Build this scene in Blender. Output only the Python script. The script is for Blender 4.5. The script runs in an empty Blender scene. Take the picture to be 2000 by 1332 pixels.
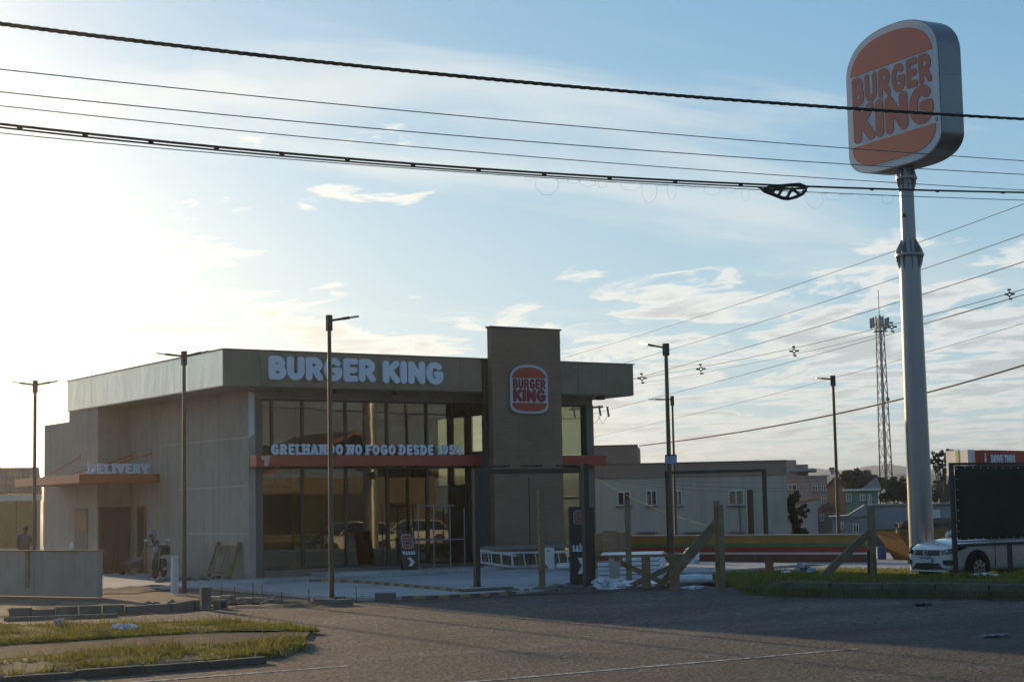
import bpy, bmesh, math, random
import numpy as np
from mathutils import Vector, Matrix, geometry, noise as mnoise
random.seed(7)
rng = np.random.default_rng(7)
sc = bpy.context.scene
COL = sc.collection
R_ = math.radians

# ------------------------------------------------------------------ camera
# world frame: X along the restaurant front, Y away from the road, Z up, metres
CAM = Vector((-21.49, -47.26, 2.0))
FPX, PITCH, ROLL, YB = 3372.13, .09664, -.01986, .59309
def _axes():
    cp, sp = math.cos(PITCH), math.sin(PITCH)
    F = Vector((0, cp, sp)); R = Vector((1, 0, 0)); U = Vector((0, -sp, cp))
    c, s = math.cos(ROLL), math.sin(ROLL)
    rot = Matrix.Rotation(-YB, 3, 'Z')
    return rot @ F, rot @ (c*R + s*U), rot @ (-s*R + c*U)
CF, CR, CU = _axes()
cd = bpy.data.cameras.new('camera'); cam = bpy.data.objects.new('camera', cd); COL.objects.link(cam)
cd.sensor_width = 36; cd.lens = FPX*36/2000; cd.clip_end = 12000; cd.clip_start = .1
mw = Matrix((CR, CU, -CF)).transposed().to_4x4(); mw.translation = CAM
cam.matrix_world = mw
sc.camera = cam
sc.render.resolution_x, sc.render.resolution_y = 1024, 681

# ------------------------------------------------------------------ light
SUN_EL = R_(11.0)
SUN_DIR = Vector((.10, 1.0, 0)).normalized()*math.cos(SUN_EL) + Vector((0, 0, math.sin(SUN_EL)))
w = bpy.data.worlds.new('World'); sc.world = w; w.use_nodes = True
nt = w.node_tree; nt.nodes.clear()
def N(t, k, **kw):
    n = t.nodes.new(k)
    for a, b in kw.items(): setattr(n, a, b)
    return n
def L(t, a, b): t.links.new(a, b)
def math_(t, op, a, b=None, clamp=False):
    n = N(t, 'ShaderNodeMath', operation=op); n.use_clamp = clamp
    for i, x in enumerate((a, b)):
        if x is None: continue
        if isinstance(x, (int, float)): n.inputs[i].default_value = x
        else: L(t, x, n.inputs[i])
    return n.outputs[0]
def ramp(t, src, stops):
    n = N(t, 'ShaderNodeValToRGB'); e = n.color_ramp.elements
    while len(e) < len(stops): e.new(.5)
    for i, (p, c) in enumerate(stops):
        e[i].position = p; e[i].color = c if len(c) == 4 else (*c, 1)
    L(t, src, n.inputs[0]); return n.outputs[0]
def mix(t, f, a, b, blend='MIX'):
    n = N(t, 'ShaderNodeMix', data_type='RGBA', blend_type=blend)
    for i, x in ((0, f), (6, a), (7, b)):
        if isinstance(x, (int, float)): n.inputs[i].default_value = x
        elif isinstance(x, tuple): n.inputs[i].default_value = x if len(x) == 4 else (*x, 1)
        else: L(t, x, n.inputs[i])
    return n.outputs[2]
def noise(t, vec, scale, detail=4, rough=.5, dist=0, lac=2):
    n = N(t, 'ShaderNodeTexNoise'); L(t, vec, n.inputs['Vector'])
    n.inputs['Scale'].default_value = scale; n.inputs['Detail'].default_value = detail
    n.inputs['Roughness'].default_value = rough; n.inputs['Distortion'].default_value = dist
    n.inputs['Lacunarity'].default_value = lac
    return n.outputs['Fac']
def world_nodes():
    t = nt
    sky = N(t, 'ShaderNodeTexSky', sky_type='NISHITA'); sky.sun_disc = False
    sky.sun_elevation = SUN_EL; sky.sun_rotation = math.atan2(SUN_DIR.x, SUN_DIR.y)
    sky.air_density = 1.0; sky.dust_density = .45; sky.ozone_density = 3.5; sky.altitude = 900
    tc = N(t, 'ShaderNodeTexCoord'); sep = N(t, 'ShaderNodeSeparateXYZ'); L(t, tc.outputs['Generated'], sep.inputs[0])
    z = math_(t, 'MAXIMUM', sep.outputs[2], 0.0)
    zz = math_(t, 'ADD', z, .065)
    cx = math_(t, 'DIVIDE', sep.outputs[0], zz); cy = math_(t, 'DIVIDE', sep.outputs[1], zz)
    comb = N(t, 'ShaderNodeCombineXYZ'); L(t, cx, comb.inputs[0]); L(t, cy, comb.inputs[1])
    # broken low cloud: small puffs, grouped by a larger noise
    mp = N(t, 'ShaderNodeMapping'); L(t, comb.outputs[0], mp.inputs[0])
    mp.inputs['Rotation'].default_value = (0, 0, .55); mp.inputs['Location'].default_value = (1.1, 4.4, 0); mp.inputs['Scale'].default_value = (1.0, .72, 1)
    puff = noise(t, mp.outputs[0], 3.1, 9, .60, .5)
    group = noise(t, mp.outputs[0], .75, 3, .5, .2)
    dens = math_(t, 'ADD', math_(t, 'MULTIPLY', puff, .72), math_(t, 'MULTIPLY', group, .42))
    low = N(t, 'ShaderNodeMapRange'); L(t, z, low.inputs[0])
    low.inputs[1].default_value = .09; low.inputs[2].default_value = .19; low.inputs[3].default_value = .028; low.inputs[4].default_value = -.13
    dens = math_(t, 'ADD', dens, low.outputs[0])
    mask = N(t, 'ShaderNodeMapRange'); mask.interpolation_type = 'SMOOTHSTEP'
    L(t, dens, mask.inputs[0]); mask.inputs[1].default_value = .545; mask.inputs[2].default_value = .60
    thick = N(t, 'ShaderNodeMapRange'); thick.interpolation_type = 'SMOOTHSTEP'
    L(t, dens, thick.inputs[0]); thick.inputs[1].default_value = .60; thick.inputs[2].default_value = .69
    # high cirrus streaks
    mp2 = N(t, 'ShaderNodeMapping'); L(t, comb.outputs[0], mp2.inputs[0])
    mp2.inputs['Rotation'].default_value = (0, 0, 2.35); mp2.inputs['Location'].default_value = (1.5, .4, 0); mp2.inputs['Scale'].default_value = (.55, 1.9, 1)
    cir = noise(t, mp2.outputs[0], .9, 6, .55, .6)
    cm = N(t, 'ShaderNodeMapRange'); cm.interpolation_type = 'SMOOTHSTEP'
    L(t, cir, cm.inputs[0]); cm.inputs[1].default_value = .50; cm.inputs[2].default_value = .74
    # light on the clouds: brighter towards the sun
    dotn = N(t, 'ShaderNodeVectorMath', operation='DOT_PRODUCT'); L(t, tc.outputs['Generated'], dotn.inputs[0]); dotn.inputs[1].default_value = SUN_DIR
    fw = math_(t, 'POWER', math_(t, 'MAXIMUM', dotn.outputs['Value'], 0.0), 10.0)
    df = N(t, 'ShaderNodeMapRange'); df.interpolation_type = 'SMOOTHSTEP'; L(t, dotn.outputs['Value'], df.inputs[0]); df.inputs[1].default_value = -.6; df.inputs[2].default_value = .75; df.inputs[3].default_value = .38; df.inputs[4].default_value = 1
    tin = mix(t, df.outputs[0], (1.16, .98, .78), (1.0, 1.0, 1.0))
    def sc_(c): c = mix(t, 1.0, c, tin, 'MULTIPLY'); n = N(t, 'ShaderNodeVectorMath', operation='SCALE'); L(t, c, n.inputs[0]); L(t, df.outputs[0], n.inputs[3]); return n.outputs[0]
    lit = mix(t, fw, (6.6, 6.3, 5.9, 1), (8.0, 7.5, 6.5, 1))
    shd = mix(t, fw, (4.2, 4.2, 4.15, 1), (7.0, 6.3, 5.3, 1))
    lit, shd = sc_(lit), sc_(shd)
    ccol = mix(t, thick.outputs[0], lit, shd)
    # thin milky veil, thicker towards the horizon, and a soft shoulder on the glare round the sun
    vl = N(t, 'ShaderNodeMapRange'); vl.interpolation_type = 'SMOOTHSTEP'; L(t, z, vl.inputs[0])
    vl.inputs[1].default_value = .0; vl.inputs[2].default_value = .30; vl.inputs[3].default_value = .48; vl.inputs[4].default_value = .06
    den = N(t, 'ShaderNodeVectorMath', operation='MULTIPLY_ADD'); L(t, sky.outputs[0], den.inputs[0]); den.inputs[1].default_value = (.21,)*3; den.inputs[2].default_value = (1,1,1)
    soft = N(t, 'ShaderNodeVectorMath', operation='DIVIDE'); L(t, sky.outputs[0], soft.inputs[0]); L(t, den.outputs[0], soft.inputs[1])
    boost = N(t, 'ShaderNodeVectorMath', operation='SCALE'); L(t, soft.outputs[0], boost.inputs[0]); boost.inputs[3].default_value = 1.85
    milky = mix(t, fw, (4.1, 4.85, 5.2, 1), (6.3, 6.5, 6.2, 1)); milky = sc_(milky)
    hs = N(t, 'ShaderNodeHueSaturation'); hs.inputs['Saturation'].default_value = 1.12; L(t, boost.outputs[0], hs.inputs['Color'])
    base = mix(t, vl.outputs[0], mix(t, 1.0, hs.outputs[0], (.90, 1.0, 1.02), 'MULTIPLY'), milky)
    base = mix(t, math_(t, 'MULTIPLY', cm.outputs[0], .55), base, lit)
    out = mix(t, math_(t, 'MULTIPLY', mask.outputs[0], .85), base, ccol)
    out = mix(t, 1.0, out, mix(t, df.outputs[0], (1.0, 1.0, 1.0), (.93, 1.0, 1.03)), 'MULTIPLY')
    bg = N(t, 'ShaderNodeBackground'); bg.inputs[1].default_value = .10; L(t, out, bg.inputs[0])
    o = N(t, 'ShaderNodeOutputWorld'); L(t, bg.outputs[0], o.inputs[0])
world_nodes()
sd = bpy.data.lights.new('sun', 'SUN'); sd.energy = 3.4; sd.angle = R_(.6); sd.color = (1, .70, .38)
so = bpy.data.objects.new('sun', sd); COL.objects.link(so)
so.rotation_euler = SUN_DIR.to_track_quat('Z', 'Y').to_euler()
vs = sc.view_settings; vs.view_transform = 'Standard'; vs.look = 'None'; vs.exposure = 0.5; vs.gamma = 1; vs.use_curve_mapping = False
sc.cycles.use_denoising = True
sc.cycles.max_bounces = 8; sc.cycles.transparent_max_bounces = 16; sc.cycles.glossy_bounces = 4; sc.cycles.diffuse_bounces = 3
sc.cycles.volume_bounces = 0

# ------------------------------------------------------------------ pixel to place (photo pixels, 2000 x 1332)
def ray(x, y): return CF + CR*((x-1000)/FPX) - CU*((y-666)/FPX)
def gz(x, y, z=0.):
    d = ray(x, y); return CAM + d*((z-CAM.z)/d.z)
def gv(x, y, v):
    d = ray(x, y); return CAM + d*((v-CAM.y)/d.y)
def gu(x, y, u):
    d = ray(x, y); return CAM + d*((u-CAM.x)/d.x)
def gd(x, y, dist):
    d = ray(x, y); return CAM + d*(dist/math.hypot(d.x, d.y))
def dist_to(p): return math.hypot(p.x-CAM.x, p.y-CAM.y)
# camera-right and forward on the ground: used to set far buildings square to the view
GF = Vector((CF.x, CF.y, 0)).normalized(); GR = Vector((GF.y, -GF.x, 0))

# ------------------------------------------------------------------ materials
MATS = {}
def M(name, col=(.5, .5, .5), rough=.6, metal=0, var=.18, scale=1.5, bump=0, bscale=40, spec=.5, grime=0, coat=0, trans=0):
    if name in MATS: return MATS[name]
    m = bpy.data.materials.new(name); m.use_nodes = True; t = m.node_tree
    b = t.nodes['Principled BSDF']; b.inputs['Roughness'].default_value = rough; b.inputs['Metallic'].default_value = metal
    b.inputs['Specular IOR Level'].default_value = spec
    if coat: b.inputs['Coat Weight'].default_value = coat; b.inputs['Coat Roughness'].default_value = .05
    tc = N(t, 'ShaderNodeTexCoord'); v = tc.outputs['Object']
    c = tuple(col)
    n1 = noise(t, v, scale, 6, .6); n2 = noise(t, v, scale*9, 4, .6)
    f = math_(t, 'ADD', math_(t, 'MULTIPLY', n1, .65), math_(t, 'MULTIPLY', n2, .35))
    lo = tuple(x*(1-var*1.6) for x in c); hi = tuple(min(1, x*(1+var*1.6)) for x in c)
    colr = ramp(t, f, [(.28, lo), (.5, c), (.72, hi)])
    if grime:
        mp = N(t, 'ShaderNodeMapping'); L(t, v, mp.inputs[0]); mp.inputs['Scale'].default_value = (1.4, 1.4, .12)
        g = noise(t, mp.outputs[0], 2.2, 6, .65)
        gm = N(t, 'ShaderNodeMapRange'); L(t, g, gm.inputs[0]); gm.inputs[1].default_value = .48; gm.inputs[2].default_value = .75; gm.inputs[4].default_value = grime
        colr = mix(t, gm.outputs[0], colr, tuple(x*.42 for x in c))
    L(t, colr, b.inputs['Base Color'])
    if rough > .15:
        rr = N(t, 'ShaderNodeMapRange'); L(t, n2, rr.inputs[0]); rr.inputs[3].default_value = max(.03, rough-.14); rr.inputs[4].default_value = min(1, rough+.14)
        L(t, rr.outputs[0], b.inputs['Roughness'])
    if bump:
        bn = N(t, 'ShaderNodeBump'); bn.inputs['Strength'].default_value = min(1, bump); bn.inputs['Distance'].default_value = .02*max(1, bump)
        L(t, noise(t, v, bscale, 5, .6), bn.inputs['Height']); L(t, bn.outputs[0], b.inputs['Normal'])
    if trans:
        tr = N(t, 'ShaderNodeBsdfTranslucent'); L(t, colr, tr.inputs[0]); ms = N(t, 'ShaderNodeMixShader'); ms.inputs[0].default_value = trans
        o = t.nodes['Material Output']; L(t, b.outputs[0], ms.inputs[1]); L(t, tr.outputs[0], ms.inputs[2]); L(t, ms.outputs[0], o.inputs[0])
    MATS[name] = m; return m
def glass(name, tint=(.5, .53, .4), refl=.10, rough=.0, wob=.0):
    m = bpy.data.materials.new(name); m.use_nodes = True; t = m.node_tree; t.nodes.clear()
    tr = N(t, 'ShaderNodeBsdfTransparent'); tr.inputs[0].default_value = (*tint, 1)
    gl = N(t, 'ShaderNodeBsdfGlossy'); gl.inputs[0].default_value = (.92, .9, .8, 1); gl.inputs[1].default_value = rough
    fr = N(t, 'ShaderNodeFresnel'); ge = N(t, 'ShaderNodeNewGeometry'); L(t, math_(t, 'ADD', math_(t, 'MULTIPLY', ge.outputs['Backfacing'], 1/1.52-1.52), 1.52), fr.inputs[0])
    tc = N(t, 'ShaderNodeTexCoord')
    if wob:
        bn = N(t, 'ShaderNodeBump'); bn.inputs['Strength'].default_value = wob; bn.inputs['Distance'].default_value = .05
        L(t, noise(t, tc.outputs['Object'], .9, 2, .5), bn.inputs['Height']); L(t, bn.outputs[0], gl.inputs['Normal'])
    f = math_(t, 'ADD', fr.outputs[0], refl, True)
    ms = N(t, 'ShaderNodeMixShader'); L(t, f, ms.inputs[0]); L(t, tr.outputs[0], ms.inputs[1]); L(t, gl.outputs[0], ms.inputs[2])
    o = N(t, 'ShaderNodeOutputMaterial'); L(t, ms.outputs[0], o.inputs[0]); MATS[name] = m; return m

# ------------------------------------------------------------------ mesh helpers
ROOTM = {}
class MB:
    def __init__(s): s.v = []; s.f = []
    def add(s, vs, fs):
        o = len(s.v); s.v += [Vector(p) for p in vs]; s.f += [tuple(i+o for i in f) for f in fs]; return s
    def box(s, x0, x1, y0, y1, z0, z1):
        return s.add([(x0,y0,z0),(x1,y0,z0),(x1,y1,z0),(x0,y1,z0),(x0,y0,z1),(x1,y0,z1),(x1,y1,z1),(x0,y1,z1)],
                     [(0,3,2,1),(4,5,6,7),(0,1,5,4),(1,2,6,5),(2,3,7,6),(3,0,4,7)])
    def obox(s, c, ax, ay, az):
        c, ax, ay, az = Vector(c), Vector(ax), Vector(ay), Vector(az)
        P = [c+ax*i+ay*j+az*k for k in (-1,1) for (i,j) in ((-1,-1),(1,-1),(1,1),(-1,1))]
        return s.add(P, [(0,3,2,1),(4,5,6,7),(0,1,5,4),(1,2,6,5),(2,3,7,6),(3,0,4,7)])
    def beam(s, p, q, w, h=None, up=(0,0,1)):
        p, q = Vector(p), Vector(q); h = h or w; d = (q-p); L_ = d.length; d.normalize()
        up = Vector(up)
        if abs(d.dot(up)) > .97: up = Vector((0,1,0))
        a = d.cross(up).normalized(); b = a.cross(d)
        return s.obox((p+q)/2, d*L_/2, a*w/2, b*h/2)
    def tube(s, pts, r, n=8, cap=True):
        pts = [Vector(p) for p in pts]; m = len(pts)
        rs = r if isinstance(r, (list, tuple)) else [r]*m
        ref = None; V = []; Fc = []
        for i, p in enumerate(pts):
            d = (pts[min(i+1, m-1)]-pts[max(i-1, 0)])
            d = d.normalized() if d.length > 1e-9 else Vector((0,0,1))
            if ref is None:
                ref = d.cross(Vector((0,0,1)) if abs(d.z) < .9 else Vector((1,0,0))).normalized()
            a = (ref - d*ref.dot(d)).normalized(); ref = a; b = d.cross(a)
            for k in range(n):
                t = 2*math.pi*k/n; V.append(p + (a*math.cos(t)+b*math.sin(t))*rs[i])
        for i in range(m-1):
            for k in range(n):
                k2 = (k+1) % n; Fc.append((i*n+k, i*n+k2, (i+1)*n+k2, (i+1)*n+k))
        if cap: Fc.append(tuple(range(n-1, -1, -1))); Fc.append(tuple((m-1)*n+k for k in range(n)))
        return s.add(V, Fc)
    def lathe(s, c, prof, n=16, axis='Z', cap=True):
        c = Vector(c); V = []; Fc = []
        for (r, h) in prof:
            for k in range(n):
                t = 2*math.pi*k/n; x, y = r*math.cos(t), r*math.sin(t)
                V.append(c + (Vector((x,y,h)) if axis == 'Z' else Vector((x,h,y)) if axis == 'Y' else Vector((h,x,y))))
        m = len(prof)
        for i in range(m-1):
            for k in range(n):
                k2 = (k+1) % n; q = (i*n+k, i*n+k2, (i+1)*n+k2, (i+1)*n+k)
                Fc.append(q if axis != 'Y' else q[::-1])
        if cap: Fc.append(tuple(range(n-1,-1,-1))); Fc.append(tuple((m-1)*n+k for k in range(n)))
        return s.add(V, Fc)
    def prism(s, poly, O, X, Y, D):
        """flat polygon (list of (a,b)) at O + a X + b Y, pushed by D"""
        O, X, Y, D = Vector(O), Vector(X), Vector(Y), Vector(D); n = len(poly)
        A = [O + X*a + Y*b for a, b in poly]; B = [p+D for p in A]
        return s.add(A+B, [tuple(range(n-1,-1,-1)), tuple(range(n, 2*n))] + [(i, (i+1) % n, n+(i+1) % n, n+i) for i in range(n)])
    def blob(s, c, rx, ry, rz, amp=.2, seed=0, sub=2, freq=1.6):
        bm = bmesh.new(); bmesh.ops.create_icosphere(bm, subdivisions=sub, radius=1)
        for v in bm.verts:
            k = 1 + amp*mnoise.noise(v.co*freq + Vector((seed*3.1, seed*1.7, seed)))*1.8
            v.co = Vector((v.co.x*rx*k, v.co.y*ry*k, v.co.z*rz*k))
        bm.verts.index_update(); s.add([Vector(c)+v.co for v in bm.verts], [tuple(v.index for v in f.verts) for f in bm.faces]); bm.free(); return s
    def build(s, name, mat, parent=None, smooth=False, bevel=0, kind=None, label=None):
        inv = ROOTM.get(parent.name).inverted() if parent is not None else None
        me = bpy.data.meshes.new(name); me.from_pydata([tuple((inv @ p) if inv else p) for p in s.v], [], s.f)
        bm = bmesh.new(); bm.from_mesh(me); bmesh.ops.recalc_face_normals(bm, faces=bm.faces); bm.to_mesh(me); bm.free()
        return link(name, me, mat, parent, smooth, bevel, kind, label)
def link(name, me, mat, parent=None, smooth=False, bevel=0, kind=None, label=None):
    me.materials.append(mat if not isinstance(mat, str) else MATS[mat])
    ob = bpy.data.objects.new(name, me); COL.objects.link(ob)
    if smooth:
        me.polygons.foreach_set('use_smooth', [True]*len(me.polygons))
        try: me.set_sharp_from_angle(angle=R_(40))
        except Exception: pass
    if bevel:
        b = ob.modifiers.new('bevel', 'BEVEL'); b.width = bevel; b.segments = 2; b.limit_method = 'ANGLE'; b.angle_limit = R_(40)
    if parent is not None: ob.parent = parent; ROOTM[ob.name] = ROOTM[parent.name]
    else: ROOTM[ob.name] = Matrix.Identity(4)
    if kind: ob['kind'] = kind
    if label: ob['label'] = label
    return ob
def thing(name, label, cat, loc=(0,0,0), rz=0, group=None):
    o = bpy.data.objects.new(name, None); COL.objects.link(o); o.empty_display_size = .2
    o.location = loc; o.rotation_euler = (0,0,rz); o['label'] = label; o['category'] = cat
    if group: o['group'] = group
    ROOTM[o.name] = Matrix.Translation(Vector(loc)) @ Matrix.Rotation(rz, 4, 'Z')
    return o
def tag(o, label, cat, group=None):
    o['label'] = label; o['category'] = cat
    if group: o['group'] = group
    return o
def copy_tree(o, parent=None):
    c = o.copy(); COL.objects.link(c); c.parent = parent
    ROOTM[c.name] = ROOTM.get(o.name, Matrix.Identity(4))
    for ch in list(o.children): copy_tree(ch, c)
    return c
def local(root): return ROOTM[root.name]          # root's own frame -> world
class LB(MB):
    """MB whose coordinates are local to a root"""
    def __init__(s, root): super().__init__(); s.root = root
    def build(s, *a, **k):
        m = ROOTM[s.root.name]; s.v = [m @ p for p in s.v]; return super().build(*a, **k)

# ------------------------------------------------------------------ lettering: strokes -> outline -> solid letter
def arc(cx, cy, rx, ry, a0, a1, n=14): return [(cx+rx*math.cos(R_(a0+(a1-a0)*i/n)), cy+ry*math.sin(R_(a0+(a1-a0)*i/n))) for i in range(n+1)]
GL = {  # width, strokes in a box 0..w by 0..1 (stroke centre lines; serif list after)
 'B': (.72, [[(.15,.13),(.15,.87)], [(.15,.87),(.36,.87)]+arc(.36,.69,.18,.18,90,-90)+[(.15,.51)], [(.15,.51),(.40,.51)]+arc(.40,.32,.19,.19,90,-90)+[(.15,.13)]]),
 'U': (.74, [[(.15,.87),(.15,.38)]+arc(.37,.38,.22,.25,180,360)+[(.59,.87)]]),
 'R': (.74, [[(.15,.13),(.15,.87)], [(.15,.87),(.36,.87)]+arc(.36,.67,.21,.20,90,-90)+[(.15,.47)], [(.36,.47),(.60,.13)]]),
 'G': (.78, [arc(.40,.50,.26,.37,48,270)+arc(.40,.34,.24,.21,270,360)+[(.64,.46),(.46,.46)]]),
 'E': (.64, [[(.52,.87),(.15,.87),(.15,.13),(.52,.13)], [(.15,.50),(.48,.50)]]),
 'K': (.74, [[(.15,.13),(.15,.87)], [(.60,.87),(.20,.46)], [(.30,.58),(.62,.13)]]),
 'I': (.30, [[(.15,.13),(.15,.87)]]),
 'N': (.78, [[(.15,.13),(.15,.87),(.63,.13),(.63,.87)]]),
 'A': (.80, [[(.12,.13),(.36,.87),(.44,.87),(.68,.13)], [(.24,.36),(.56,.36)]]),
 'L': (.60, [[(.15,.87),(.15,.13),(.48,.13)]]),
 'H': (.78, [[(.15,.13),(.15,.87)], [(.63,.13),(.63,.87)], [(.15,.50),(.63,.50)]]),
 'D': (.76, [[(.15,.13),(.15,.87),(.32,.87)]+arc(.32,.50,.29,.37,90,-90)+[(.15,.13)]]),
 'O': (.80, [arc(.40,.50,.26,.37,0,360,26)]),
 'F': (.62, [[(.52,.87),(.15,.87),(.15,.13)], [(.15,.50),(.46,.50)]]),
 'S': (.68, [arc(.34,.68,.20,.19,35,270)+arc(.34,.32,.20,.19,90,-145)]),
 'V': (.78, [[(.12,.87),(.39,.15),(.66,.87)]]),
 'Y': (.76, [[(.12,.87),(.38,.50),(.64,.87)], [(.38,.50),(.38,.13)]]),
 'T': (.68, [[(.12,.87),(.56,.87)], [(.34,.87),(.34,.13)]]),
 '1': (.46, [[(.10,.74),(.27,.87),(.27,.13)]]),
 '9': (.68, [arc(.34,.66,.20,.21,0,360,20), [(.54,.66),(.50,.36),(.22,.13)]]),
 '5': (.66, [[(.50,.87),(.18,.87),(.17,.54)]+arc(.30,.34,.21,.21,110,-150)]),
 '4': (.70, [[(.48,.13),(.48,.87),(.12,.34),(.60,.34)]]),
 '>': (.56, [[(.14,.90),(.44,.50),(.14,.10)]]),
}
SERIF = {'R': [(.15,.13)], 'E': [], 'L': [(.15,.87)], 'H': [(.15,.13),(.15,.87),(.63,.13),(.63,.87)], 'A': [(.12,.13),(.68,.13)], 'N': [(.15,.13),(.15,.87),(.63,.87)],
 'D': [(.15,.13),(.15,.87)], 'F': [(.15,.13)], 'I': [(.15,.13),(.15,.87)], 'V': [(.12,.87),(.66,.87)], 'Y': [(.12,.87),(.64,.87),(.38,.13)], '1': [(.27,.13)], '4': [(.48,.13)], 'B': [], 'T': [(.34,.13)]}
_gc = {}
def glyph(ch, wt, serif=False):
    key = (ch, wt, serif)
    if key in _gc: return _gc[key]
    acc = ch == 'Í'
    width, st = GL['I' if acc else ch]; st = [list(s) for s in st]
    segs = [(s[i], s[i+1], wt) for s in st for i in range(len(s)-1)]
    if serif:
        for (x, y) in SERIF.get('I' if acc else ch, []): segs.append(((x-.17, y), (x+.17, y), wt*.72))
        width += .16 if ch in 'IÍ1' else .08
        if ch in 'IÍ1': segs = [((a[0]+.06, a[1]), (b[0]+.06, b[1]), r) for a, b, r in segs]
    if acc: segs.append(((.17, 1.10), (.27, 1.18), wt*.8))
    n = 76; x0, x1, y0, y1 = -.14, width+.14, -.14, 1.34 if acc else 1.14
    nx = int(n*(x1-x0)/1.3)+2; xs = np.linspace(x0, x1, nx); ys = np.linspace(y0, y1, n); X, Y = np.meshgrid(xs, ys)
    Dm = np.full(X.shape, 9.)
    for (a, b, r) in segs:
        a, b = np.array(a), np.array(b); d = b-a; l2 = max(d@d, 1e-9)
        t = np.clip(((X-a[0])*d[0]+(Y-a[1])*d[1])/l2, 0, 1)
        Dm = np.minimum(Dm, np.hypot(X-a[0]-t*d[0], Y-a[1]-t*d[1])-r)
    inside = Dm < 0
    ed = {}; nxt = {}
    def pt(i0, j0, i1, j1):
        k = (min((i0,j0),(i1,j1)), max((i0,j0),(i1,j1)))
        if k not in ed:
            d0, d1 = Dm[j0,i0], Dm[j1,i1]; t = d0/(d0-d1)
            ed[k] = (xs[i0]+(xs[i1]-xs[i0])*t, ys[j0]+(ys[j1]-ys[j0])*t)
        return k
    for j in range(n-1):
        for i in range(nx-1):
            c = [inside[j,i], inside[j,i+1], inside[j+1,i+1], inside[j+1,i]]
            if all(c) or not any(c): continue
            P = [(i,j),(i+1,j),(i+1,j+1),(i,j+1)]; cr = []
            for k in range(4):
                if c[k] != c[(k+1) % 4]: cr.append((k, c[k]))
            outs = [pt(*P[k], *P[(k+1) % 4]) for k, s in cr if s]; ins = [pt(*P[k], *P[(k+1) % 4]) for k, s in cr if not s]
            for a, b in zip(outs, ins): nxt[a] = b
    loops = []
    while nxt:
        k0 = next(iter(nxt)); lp = []; k = k0
        while k in nxt: lp.append(ed[k]); k = nxt.pop(k)
        if len(lp) > 6: loops.append(lp)
    def area(l): return sum(l[i][0]*l[(i+1) % len(l)][1]-l[(i+1) % len(l)][0]*l[i][1] for i in range(len(l)))/2
    big = max(loops, key=lambda l: abs(area(l))); sg = 1 if area(big) > 0 else -1
    loops = [l[::2] if sg > 0 else l[::2][::-1] for l in loops]
    outer = [l for l in loops if area(l) > 0]; holes = [l for l in loops if area(l) < 0]
    V, Fc = [], []
    for o in outer:
        bx = (min(p[0] for p in o), max(p[0] for p in o), min(p[1] for p in o), max(p[1] for p in o))
        hs = [h for h in holes if bx[0] < h[0][0] < bx[1] and bx[2] < h[0][1] < bx[3]]
        polys = [[Vector((*p, 0)) for p in q] for q in [o]+hs]
        tri = geometry.tessellate_polygon(polys); flat = [p for q in [o]+hs for p in q]; m = len(flat); b0 = len(V)
        V += [(p[0], p[1], 0) for p in flat] + [(p[0], p[1], 1) for p in flat]
        for a, b, c in tri: Fc.append((b0+a, b0+b, b0+c)); Fc.append((b0+m+c, b0+m+b, b0+m+a))
        s = 0
        for q in [o]+hs:
            l = len(q)
            for i in range(l): Fc.append((b0+s+i, b0+s+(i+1) % l, b0+m+s+(i+1) % l, b0+m+s+i))
            s += l
    _gc[key] = (width, V, Fc); return _gc[key]
def text(parent, s, O, X, Y, D, width, height, mat, wt=.125, gap=.06, space=.34, serif=False, name='letter', halo=None):
    """letters standing on O, filling width along X and height along Y, thickness vector D"""
    O, X, Y, D = Vector(O), Vector(X).normalized(), Vector(Y).normalized(), Vector(D)
    tot = sum(space if c == ' ' else glyph(c, wt, serif)[0]+gap for c in s)-gap
    kx = width/tot; x = 0
    for c in s:
        if c == ' ': x += space; continue
        gw, V, Fc = glyph(c, wt, serif)
        mb = MB(); mb.add([O + X*((x+p[0])*kx) + Y*(p[1]*height) + D*p[2] for p in V], Fc)
        mb.build(name, mat, parent)
        x += gw+gap
def logo_outline(w, h, inset=0, n=12):
    a, b = w/2-inset, h-2*inset
    P = []
    def corner(cx, cy, rx, ry, a0, a1):
        for i in range(n+1):
            t = R_(a0+(a1-a0)*i/n); c, s_ = math.cos(t), math.sin(t); e = .86
            P.append((cx+rx*math.copysign(abs(c)**e, c), cy+ry*math.copysign(abs(s_)**e, s_)))
    rxb, ryb, rxt, ryt = a*.72, b*.17, a*.999, b*.30
    corner(a-rxb, inset+ryb, rxb, ryb, -90, 0); corner(a-rxt, inset+b-ryt, rxt, ryt, 0, 90)
    corner(-a+rxt, inset+b-ryt, rxt, ryt, 90, 180); corner(-a+rxb, inset+ryb, rxb, ryb, 180, 270)
    return P
def clip(poly, y, above):
    out = []; n = len(poly)
    for i in range(n):
        p, q = poly[i], poly[(i+1) % n]; pi = (p[1] >= y) == above; qi = (q[1] >= y) == above
        if pi: out.append(p)
        if pi != qi and abs(q[1]-p[1]) > 1e-9:
            t = (y-p[1])/(q[1]-p[1]); out.append((p[0]+(q[0]-p[0])*t, y))
    return out
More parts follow.
